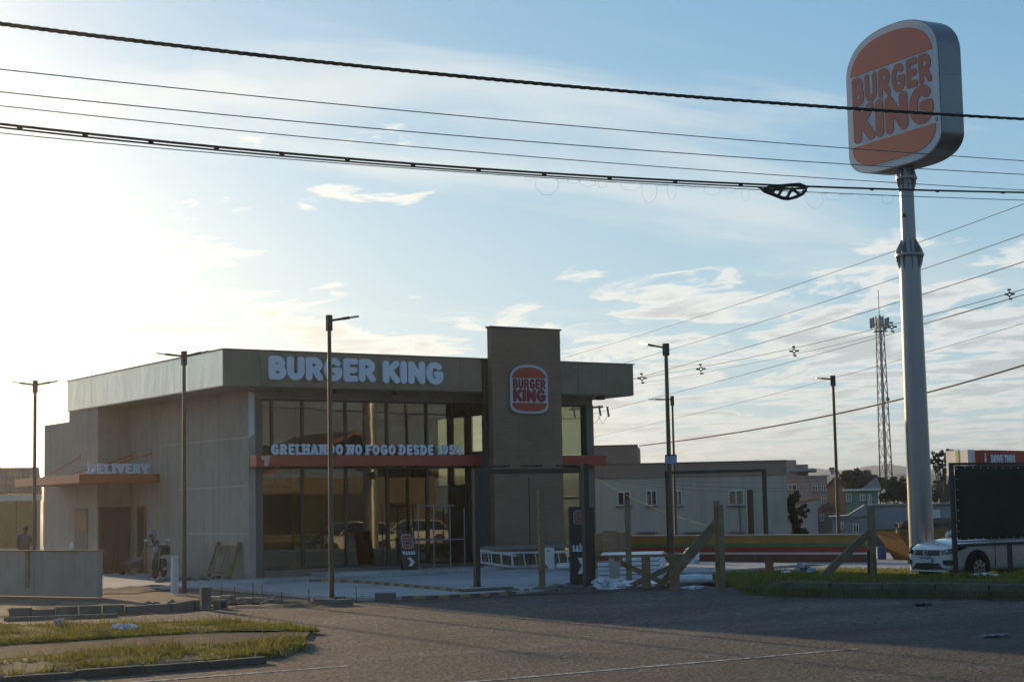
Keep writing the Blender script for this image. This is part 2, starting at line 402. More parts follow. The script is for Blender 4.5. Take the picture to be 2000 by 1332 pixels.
def burger_logo(plate, O, X, Y, Nn, w, h, lift=.02):
    """buns and lettering laid on a plate whose bottom centre is O"""
    O, X, Y, Nn = Vector(O), Vector(X), Vector(Y), Vector(Nn)
    inn = logo_outline(w, h, w*.048)
    for yy, ab in ((h*.725, True), (h*.215, False)):
        MB().prism(clip(inn, yy, ab), O, X, Y, Nn*lift).build('bun', 'sign_orange', plate)
    a = w*.875
    text(plate, 'BURGER', O - X*a/2 + Y*h*.503, X, Y, Nn*lift, a, h*.21, 'sign_red', .124, .035)
    text(plate, 'KING', O - X*a/2 + Y*h*.235, X, Y, Nn*lift, a, h*.268, 'sign_red', .136, .03)

# ------------------------------------------------------------------ palette
M('asphalt', (.060, .058, .055), .8, var=.3, scale=.5, bump=1.2, bscale=55, spec=.4)
M('apron_asphalt', (.10, .092, .082), .82, var=.32, scale=.35, bump=1.6, bscale=30, spec=.4)
M('paint_white', (.55, .55, .52), .7, var=.3, scale=4, bump=.4)
M('concrete', (.35, .36, .36), .75, var=.30, scale=.35, bump=.4, bscale=20)
M('concrete_old', (.165, .150, .128), .85, var=.28, scale=1.2, bump=.8, bscale=25)
M('block_grey', (.15, .143, .13), .9, var=.22, scale=3, bump=.8, bscale=60)
M('dirt', (.095, .076, .057), .95, var=.35, scale=.6, bump=1.5, bscale=12)
M('soil_green', (.055, .060, .026), .95, var=.4, scale=.9, bump=1.5, bscale=15)
M('sidewalk', (.068, .059, .048), .95, var=.25, scale=.8, bump=1.2, bscale=30, spec=.12)
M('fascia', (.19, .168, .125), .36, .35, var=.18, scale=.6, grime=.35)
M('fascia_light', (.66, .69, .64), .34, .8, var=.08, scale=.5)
M('wall_grey', (.37, .335, .285), .85, var=.16, scale=.35, bump=.5, bscale=30, grime=.4)
M('wall_dark', (.115, .11, .10), .7, var=.12)
M('joint', (.52, .52, .50), .8)
M('red_band', (.36, .058, .028), .38, var=.12, scale=.7)
M('orange_band', (.44, .10, .03), .4, var=.12)
M('frame_dark', (.045, .043, .038), .45, .3, var=.15)
M('letter_white', (.70, .76, .83), .5, var=.06)
M('sign_white', (.48, .535, .59), .45, var=.06)
M('sign_orange', (.37, .052, .027), .45, var=.06)
M('sign_red', (.22, .012, .020), .45, var=.06)
M('box_metal', (.20, .215, .23), .32, .75, var=.12, scale=.6)
M('galv', (.27, .285, .30), .14, .55, var=.05, scale=.5)
MATS['galv'].node_tree.nodes['Principled BSDF'].inputs['Roughness'].default_value = .33
M('galv_dark', (.25, .26, .27), .5, .5)
M('post_dark', (.055, .048, .040), .5, .45, var=.2)
M('post_rim', (.10, .080, .060), .38, .5, var=.2)
M('black', (.022, .022, .022), .55, var=.2)
M('cable_black', (.012, .013, .014), .8, var=.1)
M('cable_blue', (.07, .13, .17), .5, var=.1)
M('net_black', (.020, .027, .018), .9, var=.35, scale=.8, bump=.5, bscale=90)
M('white_paint', (.66, .66, .63), .6, var=.1)
M('timber', (.25, .165, .085), .8, var=.32, scale=3, bump=.6, bscale=30)
M('timber_grey', (.23, .175, .11), .85, var=.32, scale=3, bump=.6, bscale=30)
M('timber_pale', (.40, .36, .30), .8, var=.2, scale=3)
M('plywood', (.30, .175, .085), .75, var=.3, scale=2)
M('mural_yellow', (.40, .22, .045), .7, var=.15, grime=.25)
M('mural_green', (.075, .22, .08), .7, var=.15)
M('mural_red', (.38, .055, .03), .7, var=.15)
M('mural_brown', (.22, .085, .05), .8, var=.25)
M('brick_red', (.36, .13, .07), .85, var=.3, scale=4, bump=.5)
M('roof_tile', (.23, .12, .08), .85, var=.3, scale=1)
M('plastic_white', (.70, .73, .76), .35, var=.12, scale=6, bump=.5, bscale=18)
M('alu', (.55, .56, .57), .4, .7, var=.12)
M('yellow_paint', (.30, .22, .09), .7, var=.25, scale=3)
M('kerb_black', (.10, .098, .092), .8, var=.3)
M('tarp_yellow', (.55, .40, .03), .7, var=.25, scale=5)
M('car_white', (.62, .63, .64), .28, var=.03, coat=.6)
M('tyre', (.018, .018, .018), .85, var=.15)
M('rim', (.40, .41, .42), .35, .7)
M('skip_yellow', (.24, .14, .035), .7, var=.35, scale=2, grime=.5)
M('blue_plastic', (.03, .10, .32), .5)
M('skin', (.32, .18, .12), .6)
M('cloth_dark', (.035, .04, .055), .9, var=.2)
M('hair', (.012, .010, .009), .7)
M('house_white', (.47, .43, .34), .85, var=.10, scale=.5, grime=.3)
M('house_brown', (.31, .21, .155), .85, var=.10, scale=.5, grime=.2)
M('house_pink', (.40, .30, .24), .85, var=.1, grime=.2)
M('house_orange', (.34, .16, .085), .85, var=.15)
M('house_green', (.13, .25, .20), .85, var=.1)
M('house_blue', (.30, .33, .35), .85, var=.1, grime=.2)
M('house_cream', (.50, .45, .36), .85, var=.1)
M('fibre_cement', (.28, .30, .31), .85, var=.2, scale=1)
M('leaf_dark', (.040, .062, .022), .7, var=.45, scale=.6, trans=.3)
M('leaf_mid', (.06, .075, .022), .7, var=.45, scale=.6, trans=.3)
M('bark', (.09, .07, .05), .9, var=.3, bump=.8)
M('grass', (.18, .19, .034), .7, var=.45, scale=.7, trans=.6)
M('grass_dry', (.20, .17, .06), .8, var=.3, scale=1, trans=.45)
M('hill', (.045, .07, .06), .95, var=.25, scale=.01)
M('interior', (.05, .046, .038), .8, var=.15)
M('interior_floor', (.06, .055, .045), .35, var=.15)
glass('glass', (.69, .71, .62), .07, wob=.025)
glass('glass_clear', (.30, .34, .36), .10)
glass('window_dark', (.05, .06, .07), .12)
def emit(name, col, s):
    m = bpy.data.materials.new(name); m.use_nodes = True; t = m.node_tree; b = t.nodes['Principled BSDF']
    b.inputs['Base Color'].default_value = (.8,.8,.8,1); b.inputs['Emission Color'].default_value = (*col,1); b.inputs['Emission Strength'].default_value = s; MATS[name] = m
emit('lamp_lit', (1, .98, .95), 2.2)
def brick_mat():
    m = M('tower_cladding', (.235, .16, .108), .8, var=.12, scale=1.0)
    t = m.node_tree; b = t.nodes['Principled BSDF']; tc = N(t, 'ShaderNodeTexCoord')
    mp = N(t, 'ShaderNodeMapping'); L(t, tc.outputs['Object'], mp.inputs[0]); mp.inputs['Rotation'].default_value = (R_(90), 0, 0)
    br = N(t, 'ShaderNodeTexBrick'); L(t, mp.outputs[0], br.inputs[0]); br.inputs['Scale'].default_value = 1
    br.inputs['Brick Width'].default_value = .9; br.inputs['Row Height'].default_value = .11; br.inputs['Mortar Size'].default_value = .008
    br.inputs['Color1'].default_value = (.9,.9,.9,1); br.inputs['Color2'].default_value = (1,1,1,1); br.inputs['Mortar'].default_value = (.8,.8,.8,1)
    src = b.inputs['Base Color'].links[0].from_socket
    L(t, mix(t, 1.0, src, br.outputs[0], 'MULTIPLY'), b.inputs['Base Color'])
    bn = N(t, 'ShaderNodeBump'); bn.inputs['Strength'].default_value = .2; bn.inputs['Distance'].default_value = .006; L(t, br.outputs['Fac'], bn.inputs['Height']); bn.invert = True; L(t, bn.outputs[0], b.inputs['Normal'])
brick_mat()
def oilcan():   # thin sheet metal that never lies quite flat
    t = MATS['fascia_light'].node_tree; b = t.nodes['Principled BSDF']; tc = N(t, 'ShaderNodeTexCoord')
    mp = N(t, 'ShaderNodeMapping'); L(t, tc.outputs['Object'], mp.inputs[0]); mp.inputs['Scale'].default_value = (1, 1.1, .45)
    bn = N(t, 'ShaderNodeBump'); bn.inputs['Strength'].default_value = .5; bn.inputs['Distance'].default_value = .05
    L(t, noise(t, mp.outputs[0], 1.6, 2, .4), bn.inputs['Height']); L(t, bn.outputs[0], b.inputs['Normal'])
oilcan()
def asphalt_detail(name, patch):
    t = MATS[name].node_tree; b = t.nodes['Principled BSDF']; tc = N(t, 'ShaderNodeTexCoord'); v = tc.outputs['Object']
    src = b.inputs['Base Color'].links[0].from_socket
    vo = N(t, 'ShaderNodeTexVoronoi'); L(t, v, vo.inputs['Vector']); vo.inputs['Scale'].default_value = 16
    st = ramp(t, vo.outputs['Color'], [(.0, (.35,.35,.35)), (.55, (1,1,1)), (.97, (2.6,2.5,2.3))])
    mp = N(t, 'ShaderNodeMapping'); L(t, v, mp.inputs[0]); mp.inputs['Scale'].default_value = (.07, .6, 1)
    lane = ramp(t, noise(t, mp.outputs[0], 1.0, 5, .6), [(.3, (.62,.62,.62)), (.66, patch)])
    c = mix(t, 1.0, mix(t, .85, src, st, 'MULTIPLY'), lane, 'MULTIPLY')
    # cracks: thin voronoi cell borders, broken up
    wv = N(t, 'ShaderNodeVectorMath', operation='ADD'); L(t, v, wv.inputs[0]); wn = N(t, 'ShaderNodeTexNoise'); L(t, v, wn.inputs[0]); wn.inputs['Scale'].default_value = 1.3; wn.inputs['Detail'].default_value = 4
    ws = N(t, 'ShaderNodeVectorMath', operation='SCALE'); L(t, wn.outputs['Color'], ws.inputs[0]); ws.inputs[3].default_value = 1.6; L(t, ws.outputs[0], wv.inputs[1])
    ck = N(t, 'ShaderNodeTexVoronoi', feature='DISTANCE_TO_EDGE'); L(t, wv.outputs[0], ck.inputs['Vector']); ck.inputs['Scale'].default_value = .38
    ckm = N(t, 'ShaderNodeMapRange'); L(t, ck.outputs['Distance'], ckm.inputs[0]); ckm.inputs[1].default_value = .004; ckm.inputs[2].default_value = .012; ckm.inputs[3].default_value = .75; ckm.inputs[4].default_value = 0
    brk = N(t, 'ShaderNodeMapRange'); L(t, noise(t, v, .25, 3, .5), brk.inputs[0]); brk.inputs[1].default_value = .45; brk.inputs[2].default_value = .6
    c = mix(t, math_(t, 'MULTIPLY', ckm.outputs[0], brk.outputs[0]), c, (.012,.012,.012))
    # oil and dust blotches
    bl = N(t, 'ShaderNodeMapRange'); L(t, noise(t, v, .8, 5, .65, .8), bl.inputs[0]); bl.inputs[1].default_value = .60; bl.inputs[2].default_value = .72; bl.inputs[4].default_value = .5
    c = mix(t, bl.outputs[0], c, (.03,.028,.026))
    L(t, c, b.inputs['Base Color'])
    bn = N(t, 'ShaderNodeBump'); bn.inputs['Strength'].default_value = 1; bn.inputs['Distance'].default_value = .05
    L(t, math_(t, 'ADD', vo.outputs['Distance'], noise(t, v, 26, 6, .7)), bn.inputs['Height']); L(t, bn.outputs[0], b.inputs['Normal'])
def worn_paint():
    t = MATS['paint_white'].node_tree; b = t.nodes['Principled BSDF']; tc = N(t, 'ShaderNodeTexCoord'); src = b.inputs['Base Color'].links[0].from_socket
    mr = N(t, 'ShaderNodeMapRange'); L(t, noise(t, tc.outputs['Object'], 9, 6, .75), mr.inputs[0]); mr.inputs[1].default_value = .46; mr.inputs[2].default_value = .56
    L(t, mix(t, mr.outputs[0], src, (.07,.067,.063)), b.inputs['Base Color'])
worn_paint()
asphalt_detail('asphalt', (1.25, 1.2, 1.15)); asphalt_detail('apron_asphalt', (1.2, 1.17, 1.12))

# ------------------------------------------------------------------ setting: ground, road, pavements
def structure(name, mb, mat, **k): return mb.build(name, mat, None, kind='structure', **k)
def ground_h(x, y):
    f = (x-CAM.x)*GF.x + (y-CAM.y)*GF.y
    if f < 66: return -.03
    t = min(1, (f-66)/90.); t = t*t*(3-2*t)
    h = -.03 - 6.5*t
    if f > 400: h += (f-400)*.012
    return h
def make_ground():
    rs = [0, 12, 20, 26, 32, 38, 44, 50, 56, 60, 64, 68, 72, 76, 82, 90, 100, 112, 126, 142, 160, 200, 260, 340, 450, 620, 900, 1400, 2400, 4500]
    n = 96; V = []; Fc = []
    for r in rs:
        for k in range(n):
            a = 2*math.pi*k/n; x = CAM.x + r*math.cos(a); y = CAM.y + r*math.sin(a); V.append((x, y, ground_h(x, y)))
    for i in range(len(rs)-1):
        for k in range(n):
            k2 = (k+1) % n; Fc.append((i*n+k, i*n+k2, (i+1)*n+k2, (i+1)*n+k))
    structure('ground', MB().add(V, Fc), 'dirt', smooth=True)
make_ground()
def sheet(name, poly, z, mat, thick=0.0):
    if thick: structure(name, MB().prism(poly, (0,0,z-thick), (1,0,0), (0,1,0), (0,0,thick)), mat)
    else: structure(name, MB().add([(x,y,z) for x,y in poly], [tuple(range(len(poly)))]), mat)
sheet('road', [(-260,-70), (260,-70), (260,-26.6), (-260,-26.6)], .004, 'asphalt')
sheet('driveway', [(-60,-26.62), (70,-26.62), (70,-13.0), (14,-13.0), (6.6,-15.2), (1.0,-13.9), (-2.4,-13.3), (-6.2,-13.2), (-9.5,-12.6), (-60,-12.0)], .000, 'apron_asphalt')
def line_mark(name, p0, p1, wd, z=.010):
    a, b = gz(*p0), gz(*p1); structure(name, MB().add([(a.x,a.y-wd/2,z),(b.x,b.y-wd/2,z),(b.x,b.y+wd/2,z),(a.x,a.y+wd/2,z)], [(0,1,2,3)]), 'paint_white')
a, b = gz(910,1332), gz(1680,1268)
ym = (a.y+b.y)/2
for k in range(-3, 6):          # broken lane line
    x0 = b.x-6.6-0.0 + k*16
    structure('lane_marking', MB().add([(x0,ym-.055,.010),(x0+6.6,ym-.055,.010),(x0+6.6,ym+.055,.010),(x0,ym+.055,.010)], [(0,1,2,3)]), 'paint_white')
ee = gz(680,1301)
structure('edge_marking', MB().add([(-40,ee.y-.06,.010),(ee.x,ee.y-.06,.010),(ee.x,ee.y+.06,.010),(-40,ee.y+.06,.010)], [(0,1,2,3)]), 'paint_white')
# concrete yard in front of the restaurant
sheet('forecourt', [(-1.9,-3.4), (1.2,.92), (17.5,.92), (17.5,-6.2), (11.6,-8.4), (7.4,-12.6), (1.6,-13.3), (-2.2,-12.7), (-2.6,-11.0)], .06, 'concrete', .08)
sheet('delivery_yard', [(-4.6,-1.4), (-1.9,-3.2), (1.2,.9), (1.2,17), (-3.5,17), (-4.6,6)], .05, 'concrete', .06)
sheet('side_yard', [(17.5,.9), (17.5,-7.0), (11.8,-8.6), (12,-13), (28,-13), (28,5)], .02, 'concrete')
sheet('far_pavement', [(-260,-60), (260,-60), (260,-45.5), (-260,-45.5)], .012, 'sidewalk')

# left verge: two grassy strips with a footpath between them, kerb along the road
pw = [gz(-200,1284), gz(0,1268), gz(78,1263), gz(300,1247), gz(508,1239), gz(606,1240), gz(600,1249), gz(508,1263), gz(300,1271), gz(78,1288), gz(0,1295), gz(-200,1313)]
sheet('footpath', [(p.x,p.y) for p in pw], .058, 'sidewalk', .05)
vg1 = [gz(x,y) for x,y in ((-200,1236),(0,1229),(200,1227),(420,1221),(560,1228),(625,1238),(600,1240),(508,1239),(300,1247),(78,1263),(0,1268),(-200,1284))]
vg2 = [gz(x,y) for x,y in ((-200,1313),(0,1295),(78,1288),(300,1271),(508,1263),(590,1252),(596,1268),(560,1283),(430,1297),(250,1310),(60,1326),(-200,1350))]
def verge_mound(name, pts, hmax, mat):
    P = [(p.x, p.y) for p in pts]; cx = sum(p[0] for p in P)/len(P); cy = sum(p[1] for p in P)/len(P)
    V = []; Fc = []; n = len(P)
    for s, h in ((1, .0), (.93, hmax*.7), (.8, hmax), (.4, hmax*1.05)):
        for x, y in P: V.append((cx+(x-cx)*s, cy+(y-cy)*s, h))
    for i in range(3):
        for k in range(n): k2 = (k+1) % n; Fc.append((i*n+k, i*n+k2, (i+1)*n+k2, (i+1)*n+k))
    Fc.append(tuple(3*n+k for k in range(n)))
    structure(name, MB().add(V, Fc), mat, smooth=True)
verge_mound('verge', vg1, .085, 'soil_green'); verge_mound('verge', vg2, .075, 'soil_green')
def in_poly(x, y, P):
    c = False; n = len(P)
    for i in range(n):
        x1, y1 = P[i]; x2, y2 = P[(i+1) % n]
        if (y1 > y) != (y2 > y) and x < (x2-x1)*(y-y1)/(y2-y1)+x1: c = not c
    return c
def grass_patch(name, poly, count, hmin, hmax, mat, zf, label, clump=.5, wide=.010):
    P = [(p.x, p.y) for p in poly]; xs = [p[0] for p in P]; ys = [p[1] for p in P]
    X0, X1, Y0, Y1 = min(xs), max(xs), min(ys), max(ys); V = []; Fc = []; k = 0; tries = 0
    while k < count and tries < count*12:
        tries += 1
        x, y = random.uniform(X0, X1), random.uniform(Y0, Y1)
        if not in_poly(x, y, P): continue
        nn = mnoise.noise(Vector((x*1.1, y*1.1, 3.3)))*.7 + mnoise.noise(Vector((x*4.3, y*4.3, 1.1)))*.5
        if random.random() > .55 + nn*clump*1.6: continue
        h = random.uniform(hmin, hmax)*(1+nn*.8)*(1.9 if random.random() < .03 else 1)
        a = random.uniform(0, 6.283); lean = random.uniform(.2, 1.5)*h; wd = wide*random.uniform(.6, 1.4)
        ca, sa = math.cos(a), math.sin(a); z = zf(x, y); b = random.uniform(0, 6.283)
        px, py = -math.sin(b)*wd, math.cos(b)*wd
        i = len(V)
        V += [(x-px, y-py, z-.02), (x+px, y+py, z-.02), (x+ca*lean*.4+px*.7, y+sa*lean*.4+py*.7, z+h*.62), (x+ca*lean*.4-px*.7, y+sa*lean*.4-py*.7, z+h*.62), (x+ca*lean, y+sa*lean, z+h)]
        Fc += [(i, i+1, i+2, i+3), (i+3, i+2, i+4)]; k += 1
    me = bpy.data.meshes.new(name); me.from_pydata(V, [], Fc)
    o = link(name, me, mat, None, kind='stuff'); o['label'] = label; o['category'] = 'grass'
grass_patch('grass', vg1, 65000, .03, .065, 'grass', lambda x, y: .05, 'sunlit green grass strip between footpath and driveway at left')
grass_patch('grass', vg1, 1500, .06, .17, 'grass_dry', lambda x, y: .05, 'dry pale stalks among the sunlit grass behind the footpath')
grass_patch('grass', vg2, 11000, .035, .10, 'grass', lambda x, y: .035, 'shaggy grass strip between footpath and road kerb at left', 1.7)
grass_patch('grass', vg2, 1200, .07, .19, 'grass_dry', lambda x, y: .04, 'dry stalks in the grass strip along the road kerb', .9)
# kerb stones along the road, left
kp = [gz(x,y) for x,y in ((-140,1344),(60,1330),(250,1317),(420,1304),(530,1294),(606,1287))]
def polyline_resample(pts, step):
    out = [pts[0]]; acc = 0
    for a, b in zip(pts, pts[1:]):
        d = (b-a).length; t = step-acc
        while t <= d: out.append(a+(b-a)*(t/d)); t += step
        acc = (acc+d) % step
    return out
def kerb_run(name, label, pts, step, wdt, h, mats, z0=0., inward=1, jitter=.012):
    T = thing(name, label, 'kerb', tuple(pts[0])); q = polyline_resample(pts, step)
    for i, (a, b) in enumerate(zip(q, q[1:])):
        d = (b-a); d.z = 0; l = d.length; d.normalize(); nrm = Vector((-d.y, d.x, 0))*inward
        c = (a+b)/2 + nrm*(wdt/2+random.uniform(-jitter, jitter)); hh = h+random.uniform(-jitter, jitter)
        c = Vector((c.x, c.y, z0+hh/2))
        tilt = Vector((0,0,1))+nrm*random.uniform(-.05,.05)
        m = mats[i % len(mats)] if isinstance(mats, list) else mats
        MB().obox(c, d*(l/2-.012), nrm*wdt/2, tilt.normalized()*hh/2).build('kerb_stone', m, T, bevel=.015)
    return T
kerb_run('road_kerb', 'worn concrete kerb along the road at the lower left', kp, .9, .13, .09, M('kerb_dark', (.10,.09,.075), .9, var=.35, scale=2, bump=1), jitter=.022)

# right verge: raised bank with long kerb slabs, between driveway mouth and road
rb = [gz(x,y) for x,y in ((1436,1149),(1446,1160),(1520,1166),(1700,1168),(1850,1170),(2000,1173),(2140,1178))]
rb += [Vector((8.2,-26.0,0)), Vector((12,-26.4,0)), Vector((60,-26.4,0))]
rb_back = [Vector((60,-18.4,0)), Vector((14,-18.4,0)), Vector((9.5,-17.2,0)), Vector((7.6,-15.2,0)), Vector((6.6,-14.4,0))]
def bank():
    P = rb + rb_back; n = len(rb)
    V = []; Fc = []
    prof = ((0, 0.0), (.10, .17), (.55, .33), (1.4, .36))
    rows = []
    for (off, h) in prof:
        row = []
        for i, p in enumerate(rb):
            d = (rb[min(i+1, n-1)]-rb[max(i-1, 0)]).normalized(); nr = Vector((-d.y, d.x, 0))
            hh = h*(1 if i else .3)
            row.append(len(V)); V.append((p.x+nr.x*off, p.y+nr.y*off, hh+(.03*math.sin(i*2.1) if off > .3 else 0)))
        rows.append(row)
    for a, b in zip(rows, rows[1:]):
        for i in range(n-1): Fc.append((a[i], a[i+1], b[i+1], b[i]))
    back = []
    for p in rb_back: back.append(len(V)); V.append((p.x, p.y, .10))
    Fc.append(tuple(rows[-1]) + tuple(back))
    structure('bank', MB().add(V, Fc), 'soil_green', smooth=True)
    from mathutils.bvhtree import BVHTree
    return BVHTree.FromPolygons([Vector(p) for p in V], Fc)
BANK = bank()
kerb_run('bank_kerb', 'mossy long concrete kerb slabs on the bank at right', [p + Vector((.12,.08,0)) for p in rb[2:8]], 1.15, .16, .27, 'mossy' if 'mossy' in MATS else M('mossy', (.10,.105,.07), .95, var=.35, scale=1.4, bump=1, bscale=20), z0=.04)
bank_poly = [p + Vector((.16,.14,0)) for p in rb] + rb_back
def bank_z(x, y):
    h = BANK.ray_cast(Vector((x,y,5)), Vector((0,0,-1)))[0]; return h.z if h else .02
grass_patch('grass', [p for p in bank_poly if p.x < 40] , 30000, .03, .10, 'grass', bank_z, 'dark shaded grass on top of the raised bank at right')
edgep = [p+Vector((-.02,-.02,0)) for p in rb[:9]] + [p+Vector((.35,.25,0)) for p in rb[:9]][::-1]
grass_patch('grass', edgep, 6000, .05, .14, 'grass', lambda x, y: .08, 'weeds growing up the face of the raised bank', .9)
lawn = [Vector((6.4,-15.0,0)), Vector((7.4,-12.8,0)), Vector((11.6,-8.9,0)), Vector((14.6,-9.2,0)), Vector((16.5,-12.6,0)), Vector((17,-18,0)), Vector((9.5,-17.4,0))]
sheet('lawn', [(p.x,p.y) for p in lawn], .03, 'soil_green')
grass_patch('grass', lawn, 15000, .03, .09, 'grass', lambda x, y: .03, 'short grass patch beside the timber posts and the car')

# ------------------------------------------------------------------ the restaurant
ZB, ZT, LU, LV = 5.82, 6.88, 15.40, 13.43
WU, WV, GVP, RWU = 1.226, .90, 1.09, 14.33
BK = thing('restaurant', 'grey restaurant with dark fascia, glass front and brown sign tower', 'building', (0,0,0))
def part(name, mb, mat, parent=BK, **k): return mb.build(name, mat, parent, **k)
# fascia core and sheet panels
part('fascia_core', MB().box(.03, LU-.03, .03, LV-.03, ZB+.02, ZT-.03), 'wall_dark')
nf = 13
for i in range(nf):
    x0, x1 = LU*i/nf, LU*(i+1)/nf
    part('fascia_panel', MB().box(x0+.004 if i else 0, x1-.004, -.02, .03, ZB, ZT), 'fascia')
for i in range(11):
    y0, y1 = .03+(LV-.03)*i/11, .03+(LV-.03)*(i+1)/11
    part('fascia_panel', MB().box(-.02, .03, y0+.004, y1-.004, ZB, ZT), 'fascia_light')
part('fascia_panel', MB().box(LU-.03, LU+.02, .03, LV, ZB, ZT), 'fascia')
part('parapet_cap', MB().box(-.05, LU+.05, -.05, .12, ZT, ZT+.035).box(-.05, .12, .12, LV, ZT, ZT+.035), 'frame_dark')
part('soffit', MB().box(.03, LU-.03, .03, LV-.03, ZB-.02, ZB+.015), M('soffit', (.27,.26,.23), .8, var=.1))
part('fascia_trim', MB().box(-.03, .0, 0, LV, ZB-.035, ZB-.002), 'fascia')
for px_, py_ in ((543,768),(660,772),(774,775),(1173,777)):
    p = gv(px_, py_, .42)
    part('soffit_lamp', MB().box(p.x-.11, p.x+.11, .30, .55, ZB-.15, ZB-.02), 'frame_dark', bevel=.01)
# walls
part('wall', MB().box(WU, WU+.22, WV, 10.5, 0, ZB-.02), 'wall_grey', label='plain grey rendered side wall')
for z, x1 in ((1.40, 5.6), (2.85, 6.4), (4.33, 7.8)):
    part('wall_joint', MB().box(WU-.004, WU+.01, WV+.01, x1, z-.012, z+.012), 'joint')
part('wall', MB().box(.03, 6.0, 10.5, 13.38, 0, ZB-.02), 'wall_grey', label='grey block beside the delivery door')
part('wall', MB().box(.05, 6.0, 13.38, 16.1, 0, 5.43), 'wall_grey', label='lower rear block')
part('wall', MB().box(6.0, RWU, 12.8, 13.2, 0, ZB-.02), 'wall_dark')
part('wall_trim', MB().prism([(0,4.28),(.17,4.42),(.17,5.66),(0,5.72)], (WU,WV-.02,0), (1,0,0), (0,0,1), (0,.018,0)), 'white_paint')
part('column', MB().box(WU+.05, 1.70, WV+.02, GVP+.08, 0, ZB-.3), 'wall_dark')
part('lintel', MB().box(WU+.05, RWU, WV+.06, GVP+.12, ZB-.3, ZB-.02), M('lintel', (.20,.19,.165), .7))
part('column', MB().box(14.03, RWU+.0, WV+.02, GVP+.12, 0, ZB-.3), M('column_brown', (.16,.145,.12), .7))
part('plinth', MB().box(1.71, 9.4, .82, GVP+.06, .0, .27), 'concrete_old')
part('plinth', MB().box(12.0, 14.02, .82, GVP+.06, .0, .27), 'concrete_old')
part('entry_step', MB().box(3.2, 12.6, -.55, .82, .06, .16), 'concrete', bevel=.02)
# interior
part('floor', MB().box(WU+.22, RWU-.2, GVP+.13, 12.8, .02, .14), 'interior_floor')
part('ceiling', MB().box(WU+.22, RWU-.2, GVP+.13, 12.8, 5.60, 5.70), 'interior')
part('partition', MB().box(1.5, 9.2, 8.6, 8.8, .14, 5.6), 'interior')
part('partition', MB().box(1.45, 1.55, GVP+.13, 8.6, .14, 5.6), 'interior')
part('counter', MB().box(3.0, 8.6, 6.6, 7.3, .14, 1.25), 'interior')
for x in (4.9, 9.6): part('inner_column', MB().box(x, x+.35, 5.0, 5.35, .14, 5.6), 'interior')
for a_, b_ in ((513,538),(540,566),(568,585)):
    p, q = gv(a_, 925, 4.0), gv(b_, 957, 4.0)
    part('menu_board', MB().box(p.x, q.x, 4.0, 4.04, q.z, p.z), M('menu_pale', (.50,.54,.60), .5))
p, q = gv(513, 957, 3.98), gv(570, 957, 3.98)
text(BK, 'GER KING', (p.x, 3.97, p.z), (1,0,0), (0,0,1), (0,.02,0), q.x-p.x, .17, 'black', .12, .05)
# glazing: posts and panes, below and above the red band
posts = [gv(x, 1000, GVP).x for x in (591, 676, 757, 834.5, 917)]
xs_lo = [1.70] + posts + [9.5]
xs_up = [1.70, gv(530, 800, GVP).x] + posts[:4] + [gv(882, 800, GVP).x, posts[4], 9.5]
for xs_, z0, z1, wd in ((xs_lo, .27, 3.42, .09), (xs_up, 3.76, ZB-.3, .085)):
    for x in xs_[1:-1]: part('mullion', MB().box(x-wd/2, x+wd/2, GVP-.05, GVP+.07, z0, z1), 'frame_dark')
    part('rail', MB().box(xs_[0], xs_[-1], GVP-.045, GVP+.06, z1-.07, z1-.0), 'frame_dark')
    part('rail', MB().box(xs_[0], xs_[-1], GVP-.045, GVP+.06, z0, z0+.06), 'frame_dark')
    for a_, b_ in zip(xs_, xs_[1:]): part('pane', MB().box(a_+.03, b_-.03, GVP, GVP+.012, z0+.05, z1-.06), 'glass')
for z0, z1 in ((.27, 2.35), (2.35, 3.42), (3.76, ZB-.3)):
    part('pane', MB().box(11.9, 13.97, GVP, GVP+.012, z0+.05, z1-.06), 'glass')
    part('rail', MB().box(11.8, 14.03, GVP-.045, GVP+.06, z1-.07, z1), 'frame_dark')
part('mullion', MB().box(13.94, 14.03, GVP-.05, GVP+.07, .27, ZB-.3), 'frame_dark')
# right-hand wall with tall windows
def rwall(y0, y1, z0, z1): part('wall', MB().box(RWU-.2, RWU, y0, y1, z0, z1), 'wall_grey')
rw = [(1.26, 3.10, .35, 5.62), (4.2, 5.6, 2.9, 5.6), (5.7, 7.1, 2.9, 5.6), (7.75, 8.78, 2.9, 5.6), (9.02, 10.08, 2.9, 5.6), (10.28, 11.25, 2.9, 5.6)]
ycur = GVP+.13
for (y0, y1, z0, z1) in rw:
    if y0 > ycur: rwall(ycur, y0, .0, ZB-.02)
    rwall(y0, y1, 0, z0); rwall(y0, y1, z1, ZB-.02)
    part('pane', MB().box(RWU-.11, RWU-.10, y0+.04, y1-.04, z0+.04, z1-.04), 'glass')
    part('window_frame', MB().box(RWU-.14, RWU-.05, y0, y0+.05, z0, z1).box(RWU-.14, RWU-.05, y1-.05, y1, z0, z1).box(RWU-.14, RWU-.05, y0+.05, y1-.05, z0, z0+.05).box(RWU-.14, RWU-.05, y0+.05, y1-.05, z1-.05, z1).box(RWU-.14, RWU-.05, y0+.05, y1-.05, 3.62, 3.70), 'frame_dark')
    ycur = y1
rwall(ycur, 13.2, 0, ZB-.02)
